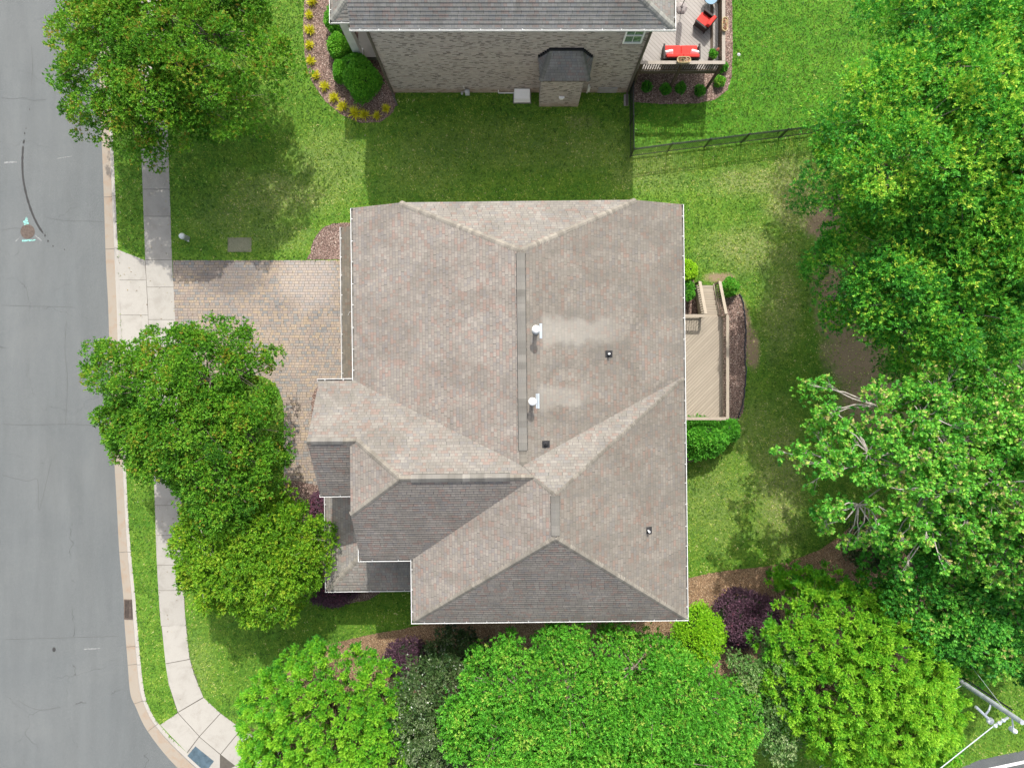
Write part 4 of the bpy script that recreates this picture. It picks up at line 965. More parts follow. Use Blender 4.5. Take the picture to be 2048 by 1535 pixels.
# ---------- neighbour's deck
NH = 2.1; nx0, nx1, nyd0, nyd1 = 6.46, 10.82, 16.42, 26.0
nd = thing('wooden_deck', 'grey-brown furnished deck beside the brick house at the top', 'deck', (8.8, 19, 0))
mb = MB(); mb.box(((nx0+nx1)/2, (nyd0+nyd1)/2, NH-.02), (nx1-nx0, nyd1-nyd0, .04)); mb.build('deck_floor', M_DECKN, nd)
mb = MB(); mb.box(((nx0+nx1)/2, nyd0, NH-.16), (nx1-nx0, .04, .26)); mb.box((nx1, (nyd0+nyd1)/2, NH-.16), (.04, nyd1-nyd0, .26)); mb.box((nx1-.34, (nyd0+nyd1)/2+.1, NH+.006), (.15, nyd1-nyd0-.4, .008)); mb.build('rim_joist', M_RAILND, nd)
def nrail(a, b):
    mb = MB(); A = Vector((*a, NH)); B = Vector((*b, NH)); d = B-A; L = d.length
    n = int(L/.125)
    for i in range(n): p = A + d*((i+.5)/n); mb.bar(p + Vector((0,0,.04)), p + Vector((0,0,.86)), .042, .042)
    mb.bar(A + Vector((0,0,.10)), B + Vector((0,0,.10)), .04, .09); mb.bar(A + Vector((0,0,.83)), B + Vector((0,0,.83)), .04, .09)
    mb.build('balusters', M_RAILND, nd)
    mb = MB(); mb.bar(A + Vector((0,0,.92)), B + Vector((0,0,.92)), .17, .04); mb.build('cap_rail', M_RAILN, nd)
nrail((nx0+.1, nyd0), (nx1+.085, nyd0)); nrail((nx1, nyd0+.095), (nx1, nyd1))
for x, y in ((nx1, nyd0), (8.75, nyd0), (nx0+.2, nyd0), (nx1, 20.0), (nx1, 23.0)):
    mb = MB(); mb.bar((x, y, 0), (x, y, NH+.89), .12, .12); mb.build('post', M_RAILND, nd)
FZ = NH
M_RED = plain('red_cushion', (.62, .055, .045), .85, var=.12, sc=5); M_WICK = plain('dark_wicker', (.035, .028, .026), .6, var=.4, sc=60); M_PILL = plain('pillow_white', (.80, .74, .74), .9, var=.08, sc=9)
def cushion(mb, c, d, rz=0, tilt=None, b=.045):
    import bmesh
    bm = bmesh.new(); bmesh.ops.create_cube(bm, size=1); bmesh.ops.scale(bm, vec=d, verts=bm.verts)
    bmesh.ops.bevel(bm, geom=list(bm.edges), offset=b, segments=3, profile=.6, affect='EDGES')
    M = Matrix.Translation(c) @ Matrix.Rotation(rz, 4, 'Z') @ (tilt if tilt is not None else Matrix())
    bm.transform(M); bm.verts.index_update(); mb.add([v.co for v in bm.verts], [[v.index for v in f.verts] for f in bm.faces]); bm.free()
def seat_thing(name, label, cat, px, py, rz, wd, n):
    x, y = XY(px, py, FZ + .45); t0 = thing(name, label, cat, (x, y, FZ), rz, org=(0, 0, 0))
    mb = MB(); mb.box((0, 0, .16), (wd, .72, .10)); mb.box((0, -.38, .42), (wd, .06, .62), tilt=Matrix.Rotation(R(12), 4, 'X'))
    for sx in (-1, 1):
        mb.box((sx*(wd/2+.02), -.02, .55), (.09, .78, .05)); mb.box((sx*(wd/2+.02), -.02, .33), (.05, .70, .40))
    mb.build('frame', M_WICK, t0)
    for sx in (-1, 1):
        for sy in (-1, 1): m2 = MB(); m2.box((sx*(wd/2), sy*.33, .07), (.05, .05, .14)); m2.build('leg', M_WICK, t0)
    cw = (wd - .08) / n
    for i in range(n):
        cx_ = -wd/2 + .04 + cw*(i+.5)
        m2 = MB(); cushion(m2, (cx_, .04, .30), (cw-.015, .68, .17)); m2.build('seat_cushion', M_RED, t0, smooth=True)
        m2 = MB(); cushion(m2, (cx_, -.30, .58), (cw-.015, .17, .50), tilt=Matrix.Rotation(R(14), 4, 'X')); m2.build('back_cushion', M_RED, t0, smooth=True)
    return t0, x, y
ls, lx, ly = seat_thing('loveseat', 'red cushioned loveseat with two pale pillows against the deck railing', 'loveseat', 1363, 104, 0, 1.78, 2)
for sx, rr, lab in ((-1, .2, 'left pale pink throw pillow on the red loveseat'), (1, -.25, 'right pale pink throw pillow on the red loveseat')):
    m2 = MB(); cushion(m2, (lx + sx*.66, ly - .10, FZ+.50), (.42, .16, .34), rr, Matrix.Rotation(R(-38), 4, 'X'), .07)
    o = m2.build('throw_pillow', M_PILL, smooth=True); tag(o, lab, 'pillow')
ch, _, _ = seat_thing('lounge_chair', 'red cushioned lounge chair turned toward the deck corner', 'lounge chair', 1410, 40, R(52), .68, 1)
x, y = XY(1422, -4, FZ+.45); t0 = thing('round_table', 'small round glass-topped table at the top edge of the grey deck', 'table', (x, y, FZ))
mb = MB(); mb.lathe((x, y, FZ+.46), [(.34, 0), (.34, .012)], 32); t = NT('blue_glass'); t.col((.22, .36, .48)); t.rough(.06); mb.build('table_top', t.m, t0)
mb = MB(); mb.tube([(x + .35*math.cos(a/32*6.2832), y + .35*math.sin(a/32*6.2832), FZ+.465) for a in range(33)], .015, 6); mb.build('rim', M_BLACK, t0)
for k in range(3):
    a = k*2.094+.4; mb = MB(); mb.tube([(x + .30*math.cos(a), y + .30*math.sin(a), FZ+.45), (x + .12*math.cos(a), y + .12*math.sin(a), FZ+.25), (x + .28*math.cos(a), y + .28*math.sin(a), FZ)], .013, 6); mb.build('leg', M_BLACK, t0)
x, y = XY(1363, 14, FZ+.1); t0 = thing('patio_umbrella', 'closed patio umbrella on a six-sided grey base on the neighbour deck', 'umbrella', (x, y, FZ))
mb = MB(); mb.lathe((x, y, FZ), [(.33, 0), (.33, .05), (.24, .11), (.10, .15), (.05, .20)], 6); mb.build('base', plain('umbrella_base', (.30, .27, .26), .6), t0)
mb = MB(); mb.tube([(x, y, FZ+.15), (x, y, FZ+2.7)], .022, 8); mb.build('pole', M_BLACK, t0)
mb = MB(); mb.lathe((x, y, FZ+1.0), [(.13, 0), (.15, .2), (.13, 1.0), (.07, 1.55), (.02, 1.68)], 12); mb.build('canopy', plain('umbrella_cloth', (.30, .27, .25), .9), t0, smooth=True)
c = XY(1473, 116); t0 = thing('garden_light', 'small grey solar garden light at the mulch edge near the grey deck', 'garden light', (*c, 0))
mb = MB(); mb.tube([(*c, 0), (*c, .32)], .015); mb.build('stake', M_BLACK, t0)
mb = MB(); mb.lathe((*c, .30), [(.05, 0), (.08, .08), (.09, .09), (.02, .13)], 12); mb.build('lamp_head', plain('lamp_grey', (.5, .53, .52), .3), t0)

# ============================================================ fence
fen = thing('picket_fence', 'black metal picket fence between the two yards', 'fence', (*XY(1260, 314), 0))
FH = 1.37
FP = W_([(1259, 186), (1259, 250), (1260, 314), (1334, 304), (1408, 295), (1482, 285.5), (1557, 276.5), (1631, 267), (1705, 258), (1780, 249), (1860, 240)])
for i in range(len(FP)):
    mb = MB(); mb.bar((*FP[i], 0), (*FP[i], FH+.04), .062, .062); mb.box((*FP[i], FH+.05), (.075, .075, .02)); mb.build('post', M_BLACK, fen)
for i in range(len(FP)-1):
    a, b = Vector((*FP[i], 0)), Vector((*FP[i+1], 0)); d = b-a; L = d.length; mb = MB()
    for z in (.18, FH-.18, FH-.02): mb.bar(a + Vector((0,0,z)), b + Vector((0,0,z)), .030, .036)
    n = round(L/.112)
    for k in range(1, n): p = a + d*(k/n); mb.bar((p.x, p.y, .06), (p.x, p.y, FH-.02), .026, .026)
    mb.build('picket_panel', M_BLACK, fen)

# ============================================================ vegetation
def unit(v): return v / np.maximum(1e-9, np.linalg.norm(v, axis=-1, keepdims=True))
def leaf_quads(Pb, D, L, W, curl=.15):
    """rhombic leaves: base, side, tip, side"""
    N = len(Pb); up = unit(rng.normal(size=(N, 3)) * .55 + np.array([0, 0, 1.0]))
    Sd = unit(np.cross(D, up)); Nn = np.cross(Sd, D); L = L[:, None]; W = W[:, None]
    V = np.empty((N, 4, 3)); mid = Pb + D * L * .5 + Nn * L * curl * .6
    V[:, 0] = Pb; V[:, 1] = mid + Sd * W * .5; V[:, 2] = Pb + D * L; V[:, 3] = mid - Sd * W * .5
    return V.reshape(-1, 3)
def rosettes(C, A, k, L, W, spread=.9, tint=None, tj=.10):
    """k leaves around each shoot tip C with axis A"""
    n = len(C); ref = unit(rng.normal(size=(n, 3))); X = unit(np.cross(A, ref)); Y = np.cross(A, X)
    ang = (np.arange(k)[None, :] / k * 2 * np.pi + rng.uniform(0, 6.28, (n, 1)) + rng.normal(0, .3, (n, k)))
    sp = spread * rng.uniform(.5, 1.3, (n, k))
    D = A[:, None] * 1.0 + (X[:, None] * np.cos(ang)[..., None] + Y[:, None] * np.sin(ang)[..., None]) * sp[..., None]
    D = unit(D).reshape(-1, 3)
    Pb = (C[:, None] - A[:, None] * rng.uniform(0, .9, (n, k, 1)) * L).reshape(-1, 3)
    LL = L * rng.uniform(.65, 1.25, n*k); V = leaf_quads(Pb, D, LL, W * rng.uniform(.75, 1.2, n*k))
    T = np.clip(np.repeat(tint, k) + rng.normal(0, tj, n*k), 0, 1)
    return V, T
def sphere_pts(n, up=.25):
    v = unit(rng.normal(size=(n, 3))); v[:, 2] = np.where(v[:, 2] < -up, -v[:, 2], v[:, 2]); return v
class LobedR:
    def __init__(s, amp=.12, seed=None):
        s.k = [(m, rng.uniform(0, 6.28), amp * rng.uniform(.5, 1.1) / (1 + .25*i)) for i, m in enumerate((2, 3, 5, 8, 11))]
    def __call__(s, th): return 1 + sum(a * np.sin(m*th + p) for m, p, a in s.k)
def make_tree(name, label, cat, px, py, hm, rx, ry, rz, base=None, nclump=230, nros=26, k=6, L=.16, W=.08, clump=.75, leafm=None, barkm=None, lobes=.10,
              tint0=.45, tintj=.13, tiptint=.22, gap=.0, group=None, limbs=9, trunk=.2, twigs=False, style='broad', low=.45, flat=.62, rot=0.0, zn=.30):
    """px,py: photo position of the crown centre at its widest level hm (metres); rx, ry in metres; rz crown height above hm"""
    cx, cy = XY(px, py, hm); bx, by_ = base if base else (cx, cy)
    root = thing(name, label, cat, (bx, by_, 0), group=group)
    lob = LobedR(lobes); i = np.arange(nclump); th = i * 2.399963 + rng.normal(0, .18, nclump); rr = np.sqrt((i + .5) / nclump) + rng.normal(0, .02, nclump)
    rr = np.clip(rr, 0, 1.03); e = lob(th); X = rr * np.cos(th) * rx * e; Y = rr * np.sin(th) * ry * e
    c_, s_ = math.cos(rot), math.sin(rot); X, Y = X*c_ - Y*s_, X*s_ + Y*c_
    dome = np.sqrt(np.clip(1 - rr**2, 0, 1)) if style != 'cone' else (1 - rr)**.8
    Z = hm + rz * dome * rng.uniform(.86, 1.06, nclump) + rng.normal(0, zn, nclump) * (1 if style != 'cone' else .5)
    C = np.stack([cx + X, cy + Y, Z], 1)
    # under-layer so the crown has depth
    nl = int(nclump * low); j = rng.integers(0, nclump, nl); C2 = C[j].copy(); C2[:, :2] = (C2[:, :2] - [cx, cy]) * rng.uniform(.8, 1.0, (nl, 1)) + [cx, cy]; C2[:, 2] -= rng.uniform(.6, 1.8, nl)
    if gap > 0:
        keep = rng.random(nclump) > gap; C = C[keep]
    Call = np.concatenate([C, C2]); sc = np.concatenate([rng.uniform(.7, 1.25, len(C)), rng.uniform(.7, 1.1, nl)]) * clump
    nC = len(Call); ctint = np.clip(rng.normal(tint0, tintj, nC), 0, 1)
    Vs, Ts = [], []
    out = unit(Call - np.array([cx, cy, hm - rz*.6])); 
    if style == 'plume':          # arching feathery shoots, all leaning outward and up
        n = nros; d = unit(out[:, None] * .9 + rng.normal(0, .42, (nC, n, 3)) + np.array([0, 0, .45]))
        C_ = Call[:, None] + d * sc[:, None, None] * rng.uniform(.35, 1.05, (nC, n, 1))
        A = unit(d + rng.normal(0, .18, d.shape)).reshape(-1, 3); C_ = C_.reshape(-1, 3)
        h_ = rng.uniform(0, 1, len(C_))
        tt = np.clip(np.repeat(ctint, n) + (d[..., 2].reshape(-1) - .55) * tiptint + rng.normal(0, .07, len(C_)), 0, 1)  # upright plumes lighter: new growth, with sunlit tops put into the tint
        V, T = rosettes(C_, A, k, L, W, .55, tt, .08); Vs.append(V); Ts.append(T)
    else:
        n = nros; d = sphere_pts(nC*n, .35).reshape(nC, n, 3)
        d = unit(d + out[:, None] * .35); rad = rng.uniform(.35, 1.0, (nC, n, 1))**.6
        C_ = Call[:, None] + d * sc[:, None, None] * rad * np.array([1, 1, flat]); A = unit(d + np.array([0, 0, .55]) + rng.normal(0, .25, d.shape)).reshape(-1, 3)
        C_ = C_.reshape(-1, 3)
        tt = np.clip(np.repeat(ctint, n) + (d[..., 2].reshape(-1) - .35) * tiptint * .6 + rng.normal(0, .09, len(C_)) + (rng.random(len(C_)) < .07) * tiptint * 1.5, 0, 1)  # upper shoots lighter: young growth plus sunlight painted into the tint
        V, T = rosettes(C_, A, k, L, W, 1.0, tt); Vs.append(V); Ts.append(T)
    # trunk, limbs and twigs
    mb = MB(); top = Vector((cx, cy, hm + rz*.35)); b0 = Vector((bx, by_, -.05)); fork = b0.lerp(top, .42); fork.z = max(fork.z, hm*.38)
    mb.tube([b0, b0.lerp(fork, .1), b0.lerp(fork, .5) + Vector((random.uniform(-.1, .1), random.uniform(-.1, .1), 0)), fork], [trunk*1.35, trunk, trunk*.9, trunk*.8], 10); mb.build('trunk', barkm, root, smooth=True)
    mb = MB(); tips = []; ends = []
    for q in range(limbs):
        a = 2*math.pi*q/limbs + random.uniform(-.25, .25); f = .68 if q % 2 else .5
        e_ = Vector((cx + rx*f*math.cos(a), cy + ry*f*math.sin(a), hm + rz*(.45 if q % 2 else .7) - (1.2 if style == 'plume' else 0) * min(1, rz/3)))
        m_ = fork.lerp(e_, .5) + Vector((0, 0, .35)); pts = [fork, fork.lerp(m_, .5), m_, m_.lerp(e_, .55) + Vector((random.uniform(-.2, .2), random.uniform(-.2, .2), .1)), e_]
        pts = sm([tuple(p) for p in pts], 3); n_ = len(pts); mb.tube(pts, [trunk*.55*(1 - .85*i_/(n_-1)) for i_ in range(n_)], 7)
        tips += [Vector(p) for p in pts[n_//3:]]
    T_ = np.array([tuple(p) for p in tips]); pick = range(len(C)) if twigs else rng.choice(len(C), len(C)//2, replace=False)
    for q in pick:
        p = C[q]; dd = np.linalg.norm(T_ - p, axis=1); s0 = Vector(T_[int(np.argmin(dd + rng.uniform(0, .5, len(dd))))]); e_ = Vector(p)
        if twigs:
            ov = Vector(out[q]); e_ = e_ + ov * clump * .6 + Vector((0, 0, .12)); mid = s0.lerp(Vector(p), .55) + Vector((random.uniform(-.2, .2), random.uniform(-.2, .2), .2))
            mb.tube([s0, mid, Vector(p), e_], [.034, .024, .016, .006], 5)
            ends.append(tuple(e_))
            for _ in range(4):
                e2 = Vector(p) + (ov*1.3 + Vector((random.uniform(-1, 1), random.uniform(-1, 1), random.uniform(-.1, .7)))).normalized() * clump * 1.05; ends.append(tuple(e2)); mb.tube([Vector(p).lerp(mid, random.uniform(0, .7)), e2], [.012, .004], 4)
        else: mb.tube([s0, s0.lerp(e_, .5) + Vector((0, 0, .1)), e_], [.03, .02, .008], 5)
    mb.build('branches', barkm, root)
    if ends:
        E = np.array(ends); n = len(E); rep = 3; C_ = (E[:, None] + rng.normal(0, .07, (n, rep, 3))).reshape(-1, 3); A = unit(rng.normal(0, .5, C_.shape) + [0, 0, .9])
        V, T = rosettes(C_, A, k, L, W, 1.0, np.clip(rng.normal(tint0 + .12, .14, len(C_)), 0, 1)); Vs.append(V); Ts.append(T)
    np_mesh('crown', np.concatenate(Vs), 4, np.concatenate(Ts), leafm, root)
    return root

ORN = 'street trees along the kerb'
make_tree('street_tree', 'broad round street tree with rusty new tips over the driveway entrance', 'tree', 404, 830, 4.6, 4.75, 4.05, 2.7, nclump=340, nros=56, L=.12, W=.056, clump=.62, leafm=L_STREET, barkm=B_GREY, lobes=.19, tint0=.46, tiptint=.26, limbs=11, group=ORN, low=.7)
make_tree('street_tree', 'large street tree with rusty new tips overhanging the road at the top left', 'tree', 352, 95, 4.8, 4.75, 5.8, 2.7, nclump=400, nros=56, L=.12, W=.056, clump=.66, leafm=L_STREET, barkm=B_GREY, lobes=.13, tint0=.52, tiptint=.30, limbs=11, group=ORN, low=.7)
make_tree('crape_myrtle', 'dense green crape myrtle between the sidewalk and the front porch', 'tree', 515, 1102, 3.4, 3.95, 3.0, 2.0, nclump=270, nros=44, L=.135, W=.055, clump=.58, leafm=L_MYRT, barkm=B_PALE, lobes=.08, tint0=.55, tiptint=.35, limbs=9, low=.6)
# trees on the east side
OK_ = dict(L=.14, W=.056, clump=.92, zn=.62, flat=.6, leafm=L_OAK, barkm=B_GREY, lobes=.12, low=.6)
make_tree('shade_tree', 'tall dense tree filling the top right corner of the photo', 'tree', 1935, 60, 8.2, 4.6, 4.4, 3.4, nclump=185, nros=78, tint0=.42, tiptint=.5, limbs=10, **OK_)
make_tree('shade_tree', 'tall yellow-tipped tree leaning over the end of the black fence', 'tree', 1868, 288, 9.0, 5.0, 4.6, 3.6, nclump=230, nros=78, tint0=.52, tiptint=.52, limbs=11, **OK_)
make_tree('shade_tree', 'large yellow-tipped tree at the right edge beside the fence-end tree', 'tree', 2060, 400, 8.8, 4.4, 5.0, 3.6, nclump=190, nros=78, tint0=.54, tiptint=.52, limbs=10, **OK_)
make_tree('shade_tree', 'green tree above the patch of bare soil on the right lawn', 'tree', 1815, 560, 7.2, 4.0, 4.0, 3.2, nclump=185, nros=76, tint0=.42, tiptint=.5, limbs=10, **OK_)
MP_ = dict(L=.145, W=.10, leafm=L_MAPLE)
make_tree('maple_tree', 'open-crowned maple with pale bare branches showing, right of the deck', 'tree', 1800, 915, 7.6, 5.0, 4.0, 2.9, base=XY(1905, 860), nclump=230, nros=14, clump=.52, barkm=B_PALE, lobes=.16, tint0=.58, tiptint=.45, limbs=14, twigs=True, low=.5, gap=.10, **MP_)
make_tree('maple_tree', 'maple with salmon-coloured leaf tips at the right edge', 'tree', 2020, 960, 8.2, 4.6, 5.2, 3.4, nclump=280, nros=26, clump=.66, barkm=B_PALE, lobes=.12, tint0=.58, tiptint=.45, limbs=12, twigs=True, **MP_)
make_tree('maple_tree', 'low dark green maple above the pine straw on the right', 'tree', 1895, 1165, 5.6, 3.7, 3.8, 2.8, nclump=230, nros=36, clump=.66, barkm=B_GREY, lobes=.11, tint0=.40, tiptint=.30, limbs=9, **MP_)
make_tree('maple_tree', 'dark green maple just above the utility pole at the right edge', 'tree', 2045, 1235, 4.6, 2.9, 2.5, 2.4, nclump=140, nros=32, clump=.60, barkm=B_GREY, lobes=.11, tint0=.36, tiptint=.28, limbs=8, **MP_)
# trees along the bottom
CY_ = dict(k=8, L=.12, W=.034, leafm=L_CYP, barkm=B_BROWN, lobes=.05, style='plume', limbs=8)
make_tree('cypress_tree', 'bright green feathery evergreen at the bottom left beside the corner sidewalk', 'tree', 672, 1470, 3.6, 4.6, 4.75, 3.0, nclump=820, nros=44, clump=.40, tint0=.58, tiptint=.60, low=.5, zn=.24, **CY_)
make_tree('cypress_tree', 'bright green feathery evergreen at the bottom right near the utility pole', 'tree', 1702, 1342, 4.4, 5.2, 4.1, 3.8, nclump=900, nros=46, clump=.42, tint0=.66, tiptint=.60, low=.85, zn=.26, rot=R(-55), **CY_)
make_tree('shade_tree', 'wide bright green leafy tree along the bottom edge touching the gutter', 'tree', 1190, 1432, 5.4, 7.1, 4.6, 3.0, nclump=480, nros=50, L=.14, W=.056, clump=.70, leafm=L_BRIGHT, barkm=B_GREY, lobes=.06, tint0=.54, tiptint=.32, limbs=13, low=.6)
make_tree('holly_tree', 'dark glossy holly between the feathery evergreen and the wide leafy tree', 'tree', 870, 1430, 3.9, 2.3, 3.2, 2.2, nclump=150, nros=38, L=.12, W=.05, clump=.52, leafm=L_DARK, barkm=B_BROWN, lobes=.08, tint0=.6, tiptint=.5, limbs=7, low=.6)
make_tree('viburnum_shrub', 'pale grey-green loose shrub left of the bottom right feathery evergreen', 'shrub', 1540, 1375, 4.0, 1.75, 2.8, 2.0, nclump=100, nros=36, L=.12, W=.05, clump=.5, leafm=L_PALE, barkm=B_BROWN, lobes=.1, tint0=.6, tiptint=.5, limbs=6, low=.6)
make_tree('evergreen_shrub', 'small dark green evergreen shrub beside the pine straw path', 'shrub', 1592, 1158, 1.4, 1.35, .75, .8, nclump=70, nros=36, clump=.30, tint0=.66, tiptint=.45, trunk=.06, **{**CY_, 'limbs': 5})
make_tree('holly_shrub', 'dark glossy bush in deep shade at the edge of the pine straw', 'shrub', 1745, 1085, 1.6, 1.1, 1.3, .9, nclump=50, nros=30, L=.12, W=.05, clump=.42, leafm=L_DARK, barkm=B_BROWN, tint0=.45, tiptint=.4, limbs=5, trunk=.06)
make_tree('holly_shrub', 'dark holly bush under the south gutter of the central house', 'shrub', 915, 1300, 1.8, 1.5, 1.2, 1.0, nclump=60, nros=30, L=.12, W=.05, clump=.42, leafm=L_DARK, barkm=B_BROWN, tint0=.35, tiptint=.3, limbs=5, trunk=.06)

def round_shrub(name, label, px, py, hc, rx, ry, rz, leafm, n=2600, L=.075, W=.05, tint0=.5, group=None, cat='shrub', rough=.06, core=(.03, .05, .02)):
    cx, cy = XY(px, py, hc); root = thing(name, label, cat, (cx, cy, 0), group=group)
    d = sphere_pts(n, .5); lob = 1 + .09*np.sin(d[:, 2]*6 + rng.uniform(0, 6)) + .08*np.sin(d[:, 0]*5 + rng.uniform(0, 6)) + .05*np.sin(d[:, 1]*6 + rng.uniform(0, 6)) + rng.normal(0, rough*.6, n)
    C = np.array([cx, cy, hc]) + d * np.array([rx, ry, rz]) * (lob * rng.uniform(.86, 1.02, n))[:, None]
    C[:, 2] = np.maximum(C[:, 2], .03); A = unit(d + rng.normal(0, .35, d.shape))
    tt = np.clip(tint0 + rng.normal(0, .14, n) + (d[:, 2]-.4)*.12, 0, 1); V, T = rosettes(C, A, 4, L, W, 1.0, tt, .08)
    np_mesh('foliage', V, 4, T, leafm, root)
    mb = MB(); m_ = 10; prof = [(.02, -hc+.0)] + [(math.cos(a)*.86, math.sin(a)) for a in np.linspace(-.9, 1.45, m_)]
    mb.lathe((cx, cy, hc), [(max(.02, r*rx), (z if i == 0 else max(-hc, z*rz*.86))) for i, (r, z) in enumerate(prof)], 18, sy=ry/rx)
    mb.build('stems', core_m, root, smooth=True); return root
core_m = leaf_mat('shrub_core', [(0, (.02, .045, .012)), (1, (.02, .045, .012))])
BX = 'clipped boxwood balls beside the porch'
round_shrub('boxwood', 'clipped boxwood ball tucked under the porch gutter corner', 676, 40, .6, .74, .74, .62, L_BOX, 3200, tint0=.42, group=BX)
round_shrub('boxwood', 'light green clipped boxwood ball, second below the porch gutter', 679, 94, .6, .66, .66, .62, L_BOX, 3000, tint0=.66, group=BX)
round_shrub('boxwood', 'small clipped boxwood half hidden left of the biggest ball', 684, 143, .5, .50, .58, .5, L_BOX, 2200, tint0=.55, group=BX)
round_shrub('boxwood', 'darker boxwood ball behind the biggest ball', 712, 128, .65, .62, .55, .6, L_BOX, 2400, tint0=.38, group=BX)
round_shrub('boxwood', 'biggest clipped boxwood ball near the downspout', 724, 160, .75, .98, 1.05, .85, L_BOX, 5200, tint0=.55, group=BX)
round_shrub('privet_shrub', 'lime green clipped shrub at the southeast corner of the central house', 1398, 1268, 1.6, 1.22, 1.45, 1.1, L_LIME, 6500, L=.10, W=.055, tint0=.55, rough=.16)
round_shrub('loropetalum_shrub', 'big dark purple shrub beside the lime green shrub', 1487, 1237, 1.2, 1.72, 1.45, 1.0, L_PURP, 7500, L=.085, W=.05, tint0=.5, rough=.1)
round_shrub('loropetalum_shrub', 'small purple shrub above the bottom left feathery evergreen', 815, 1318, .9, 1.15, 1.05, .75, L_PURP, 3400, L=.085, W=.05, tint0=.45, rough=.12)
round_shrub('loropetalum_shrub', 'low purple-red shrub below the porch gutter', 662, 1188, .5, 1.3, .62, .45, L_PURP, 2600, L=.08, W=.05, tint0=.6, rough=.12)
round_shrub('loropetalum_shrub', 'purple-red shrub peeping out beside the front porch roof', 640, 1020, 1.0, .75, .9, .7, L_PURP, 2000, L=.08, W=.05, tint0=.75, rough=.12)
round_shrub('holly_shrub', 'large round glossy shrub just below the tan deck', 1402, 874, 1.1, 1.22, 1.06, .95, L_BRIGHT, 4200, L=.11, W=.065, tint0=.50, rough=.1)
round_shrub('holly_shrub', 'smaller bright shrub right of the large one below the tan deck', 1458, 860, .7, .56, .56, .6, L_BRIGHT, 1500, L=.10, W=.06, tint0=.42, rough=.1)
round_shrub('holly_shrub', 'small round bright shrub beside the deck stairs', 1459, 573, .5, .46, .44, .45, L_BRIGHT, 1300, L=.09, W=.055, tint0=.6, rough=.1)
round_shrub('spirea_shrub', 'yellow-orange tinged shrub half under the east gutter', 1371, 542, .8, .58, .60, .6, L_LIME, 1700, L=.085, W=.05, tint0=.85, rough=.1)
round_shrub('spirea_shrub', 'green shrub under the east gutter left of the deck stairs', 1368, 582, .7, .52, .55, .5, L_BRIGHT, 1500, L=.09, W=.055, tint0=.5, rough=.1)
DBG = 'small shrubs in the mulch below the grey deck'
for (px, py, t_, lab) in ((1293, 174, .3, 'small dark shrub nearest the brick wall in the mulch below the grey deck'), (1331, 178, .35, 'small shrub second from the brick wall in the mulch below the grey deck'),
                      (1361.6, 176, .35, 'small shrub third from the brick wall in the mulch below the grey deck'), (1399.7, 181, .4, 'small shrub fourth from the brick wall beside the deck post'),
                      (1439, 162.6, .75, 'sunlit light green small shrub outside the grey deck corner'), (1445, 134, .4, 'small green shrub hard against the grey deck corner')):
    round_shrub('small_shrub', lab, px, py, .25, .28, .28, .25, L_BRIGHT, 420, L=.08, W=.045, tint0=t_, group=DBG, rough=.15)
# yellow ornamental grasses
def make_tuft():
    n = 150; th = rng.uniform(0, 6.28, n); el = rng.uniform(.15, 1.3, n); D = np.stack([np.cos(th)*np.cos(el), np.sin(th)*np.cos(el), np.sin(el)], 1)
    Pb = D * .02; L = rng.uniform(.24, .40, n); W = np.full(n, .028); V = leaf_quads(Pb, unit(D), L, W, -.12); return V, np.clip(rng.normal(.55, .25, n), 0, 1)
YP = ((624, 2), (618, 29), (619, 60), (619, 90), (621.5, 121), (631, 150), (649, 172), (668, 195), (685, 212.5), (709.5, 226), (729, 229.6), (753.4, 231), (772, 217))
YL = ('at the top edge', 'second from the top edge', 'third from the top edge', 'fourth from the top edge', 'left of the largest boxwood, upper one', 'at the start of the bed curve',
      'on the bed curve, left of the biggest boxwood', 'below left of the biggest boxwood', 'second along the bottom curve', 'largest at the bottom of the bed', 'right of the largest bottom tuft', 'second from the last, at the bottom', 'last one, near the downspout')
proto = None
for i, (px, py) in enumerate(YP):
    x, y = XY(px, py, .1)
    if i % 4 == 0:
        V, T = make_tuft(); proto = np_mesh('yellow_grass_tuft', V, 4, T, L_YELLOW); o = proto
    else: o = proto.copy(); COL.objects.link(o)
    o.location = (x, y, .02); o.rotation_euler = (0, 0, i*1.3); s_ = (1.15, .9, 1.1, 1.0, 1.0, 1.0, 1.05, 1.1, 1.15, 1.35, 1.15, .9, .95)[i]; o.scale = (s_,)*3
    tag(o, 'spiky yellow ornamental grass ' + YL[i], 'ornamental grass', 'yellow grasses edging the mulch bed')

# deck planters and pot
def planter(px, py, rz, label):
    x, y = XY(px, py, FZ+1.0); t0 = thing('planter', label, 'planter', (x, y, FZ+.94), rz, org=(0, 0, 0), group='oval planters on the grey deck rail')
    mb = MB(); pts = []
    for k in range(28):
        a = 2*math.pi*k/28; pts.append((.20*math.copysign(1, math.cos(a))*(abs(math.cos(a)) > .02) + .16*math.cos(a), .16*math.sin(a)))
    n = len(pts); mb.add([(a_*.9, b_*.85, 0) for a_, b_ in pts] + [(a_, b_, .17) for a_, b_ in pts] + [(a_*.9, b_*.82, .17) for a_, b_ in pts] + [(a_*.9, b_*.82, .12) for a_, b_ in pts],
        [tuple(range(n))[::-1]] + [(j*n+i, j*n+(i+1) % n, (j+1)*n+(i+1) % n, (j+1)*n+i) for j in range(3) for i in range(n)] + [tuple(range(3*n, 4*n))])
    mb.build('box', plain('planter_tan', (.42, .33, .18), .6), t0)
    m = 60; C = np.stack([rng.uniform(-.26, .26, m), rng.uniform(-.09, .09, m), rng.uniform(.13, .20, m)], 1); A = unit(rng.normal(0, .5, (m, 3)) + [0, 0, 1.2])
    V, T = rosettes(C, A, 4, .05, .04, 1.2, rng.uniform(0, 1, m), .05); np_mesh('flowers', V, 4, T, L_FLOWER, t0)
planter(1367, 121, 0, 'oval planter of flowers on the deck rail behind the red loveseat')
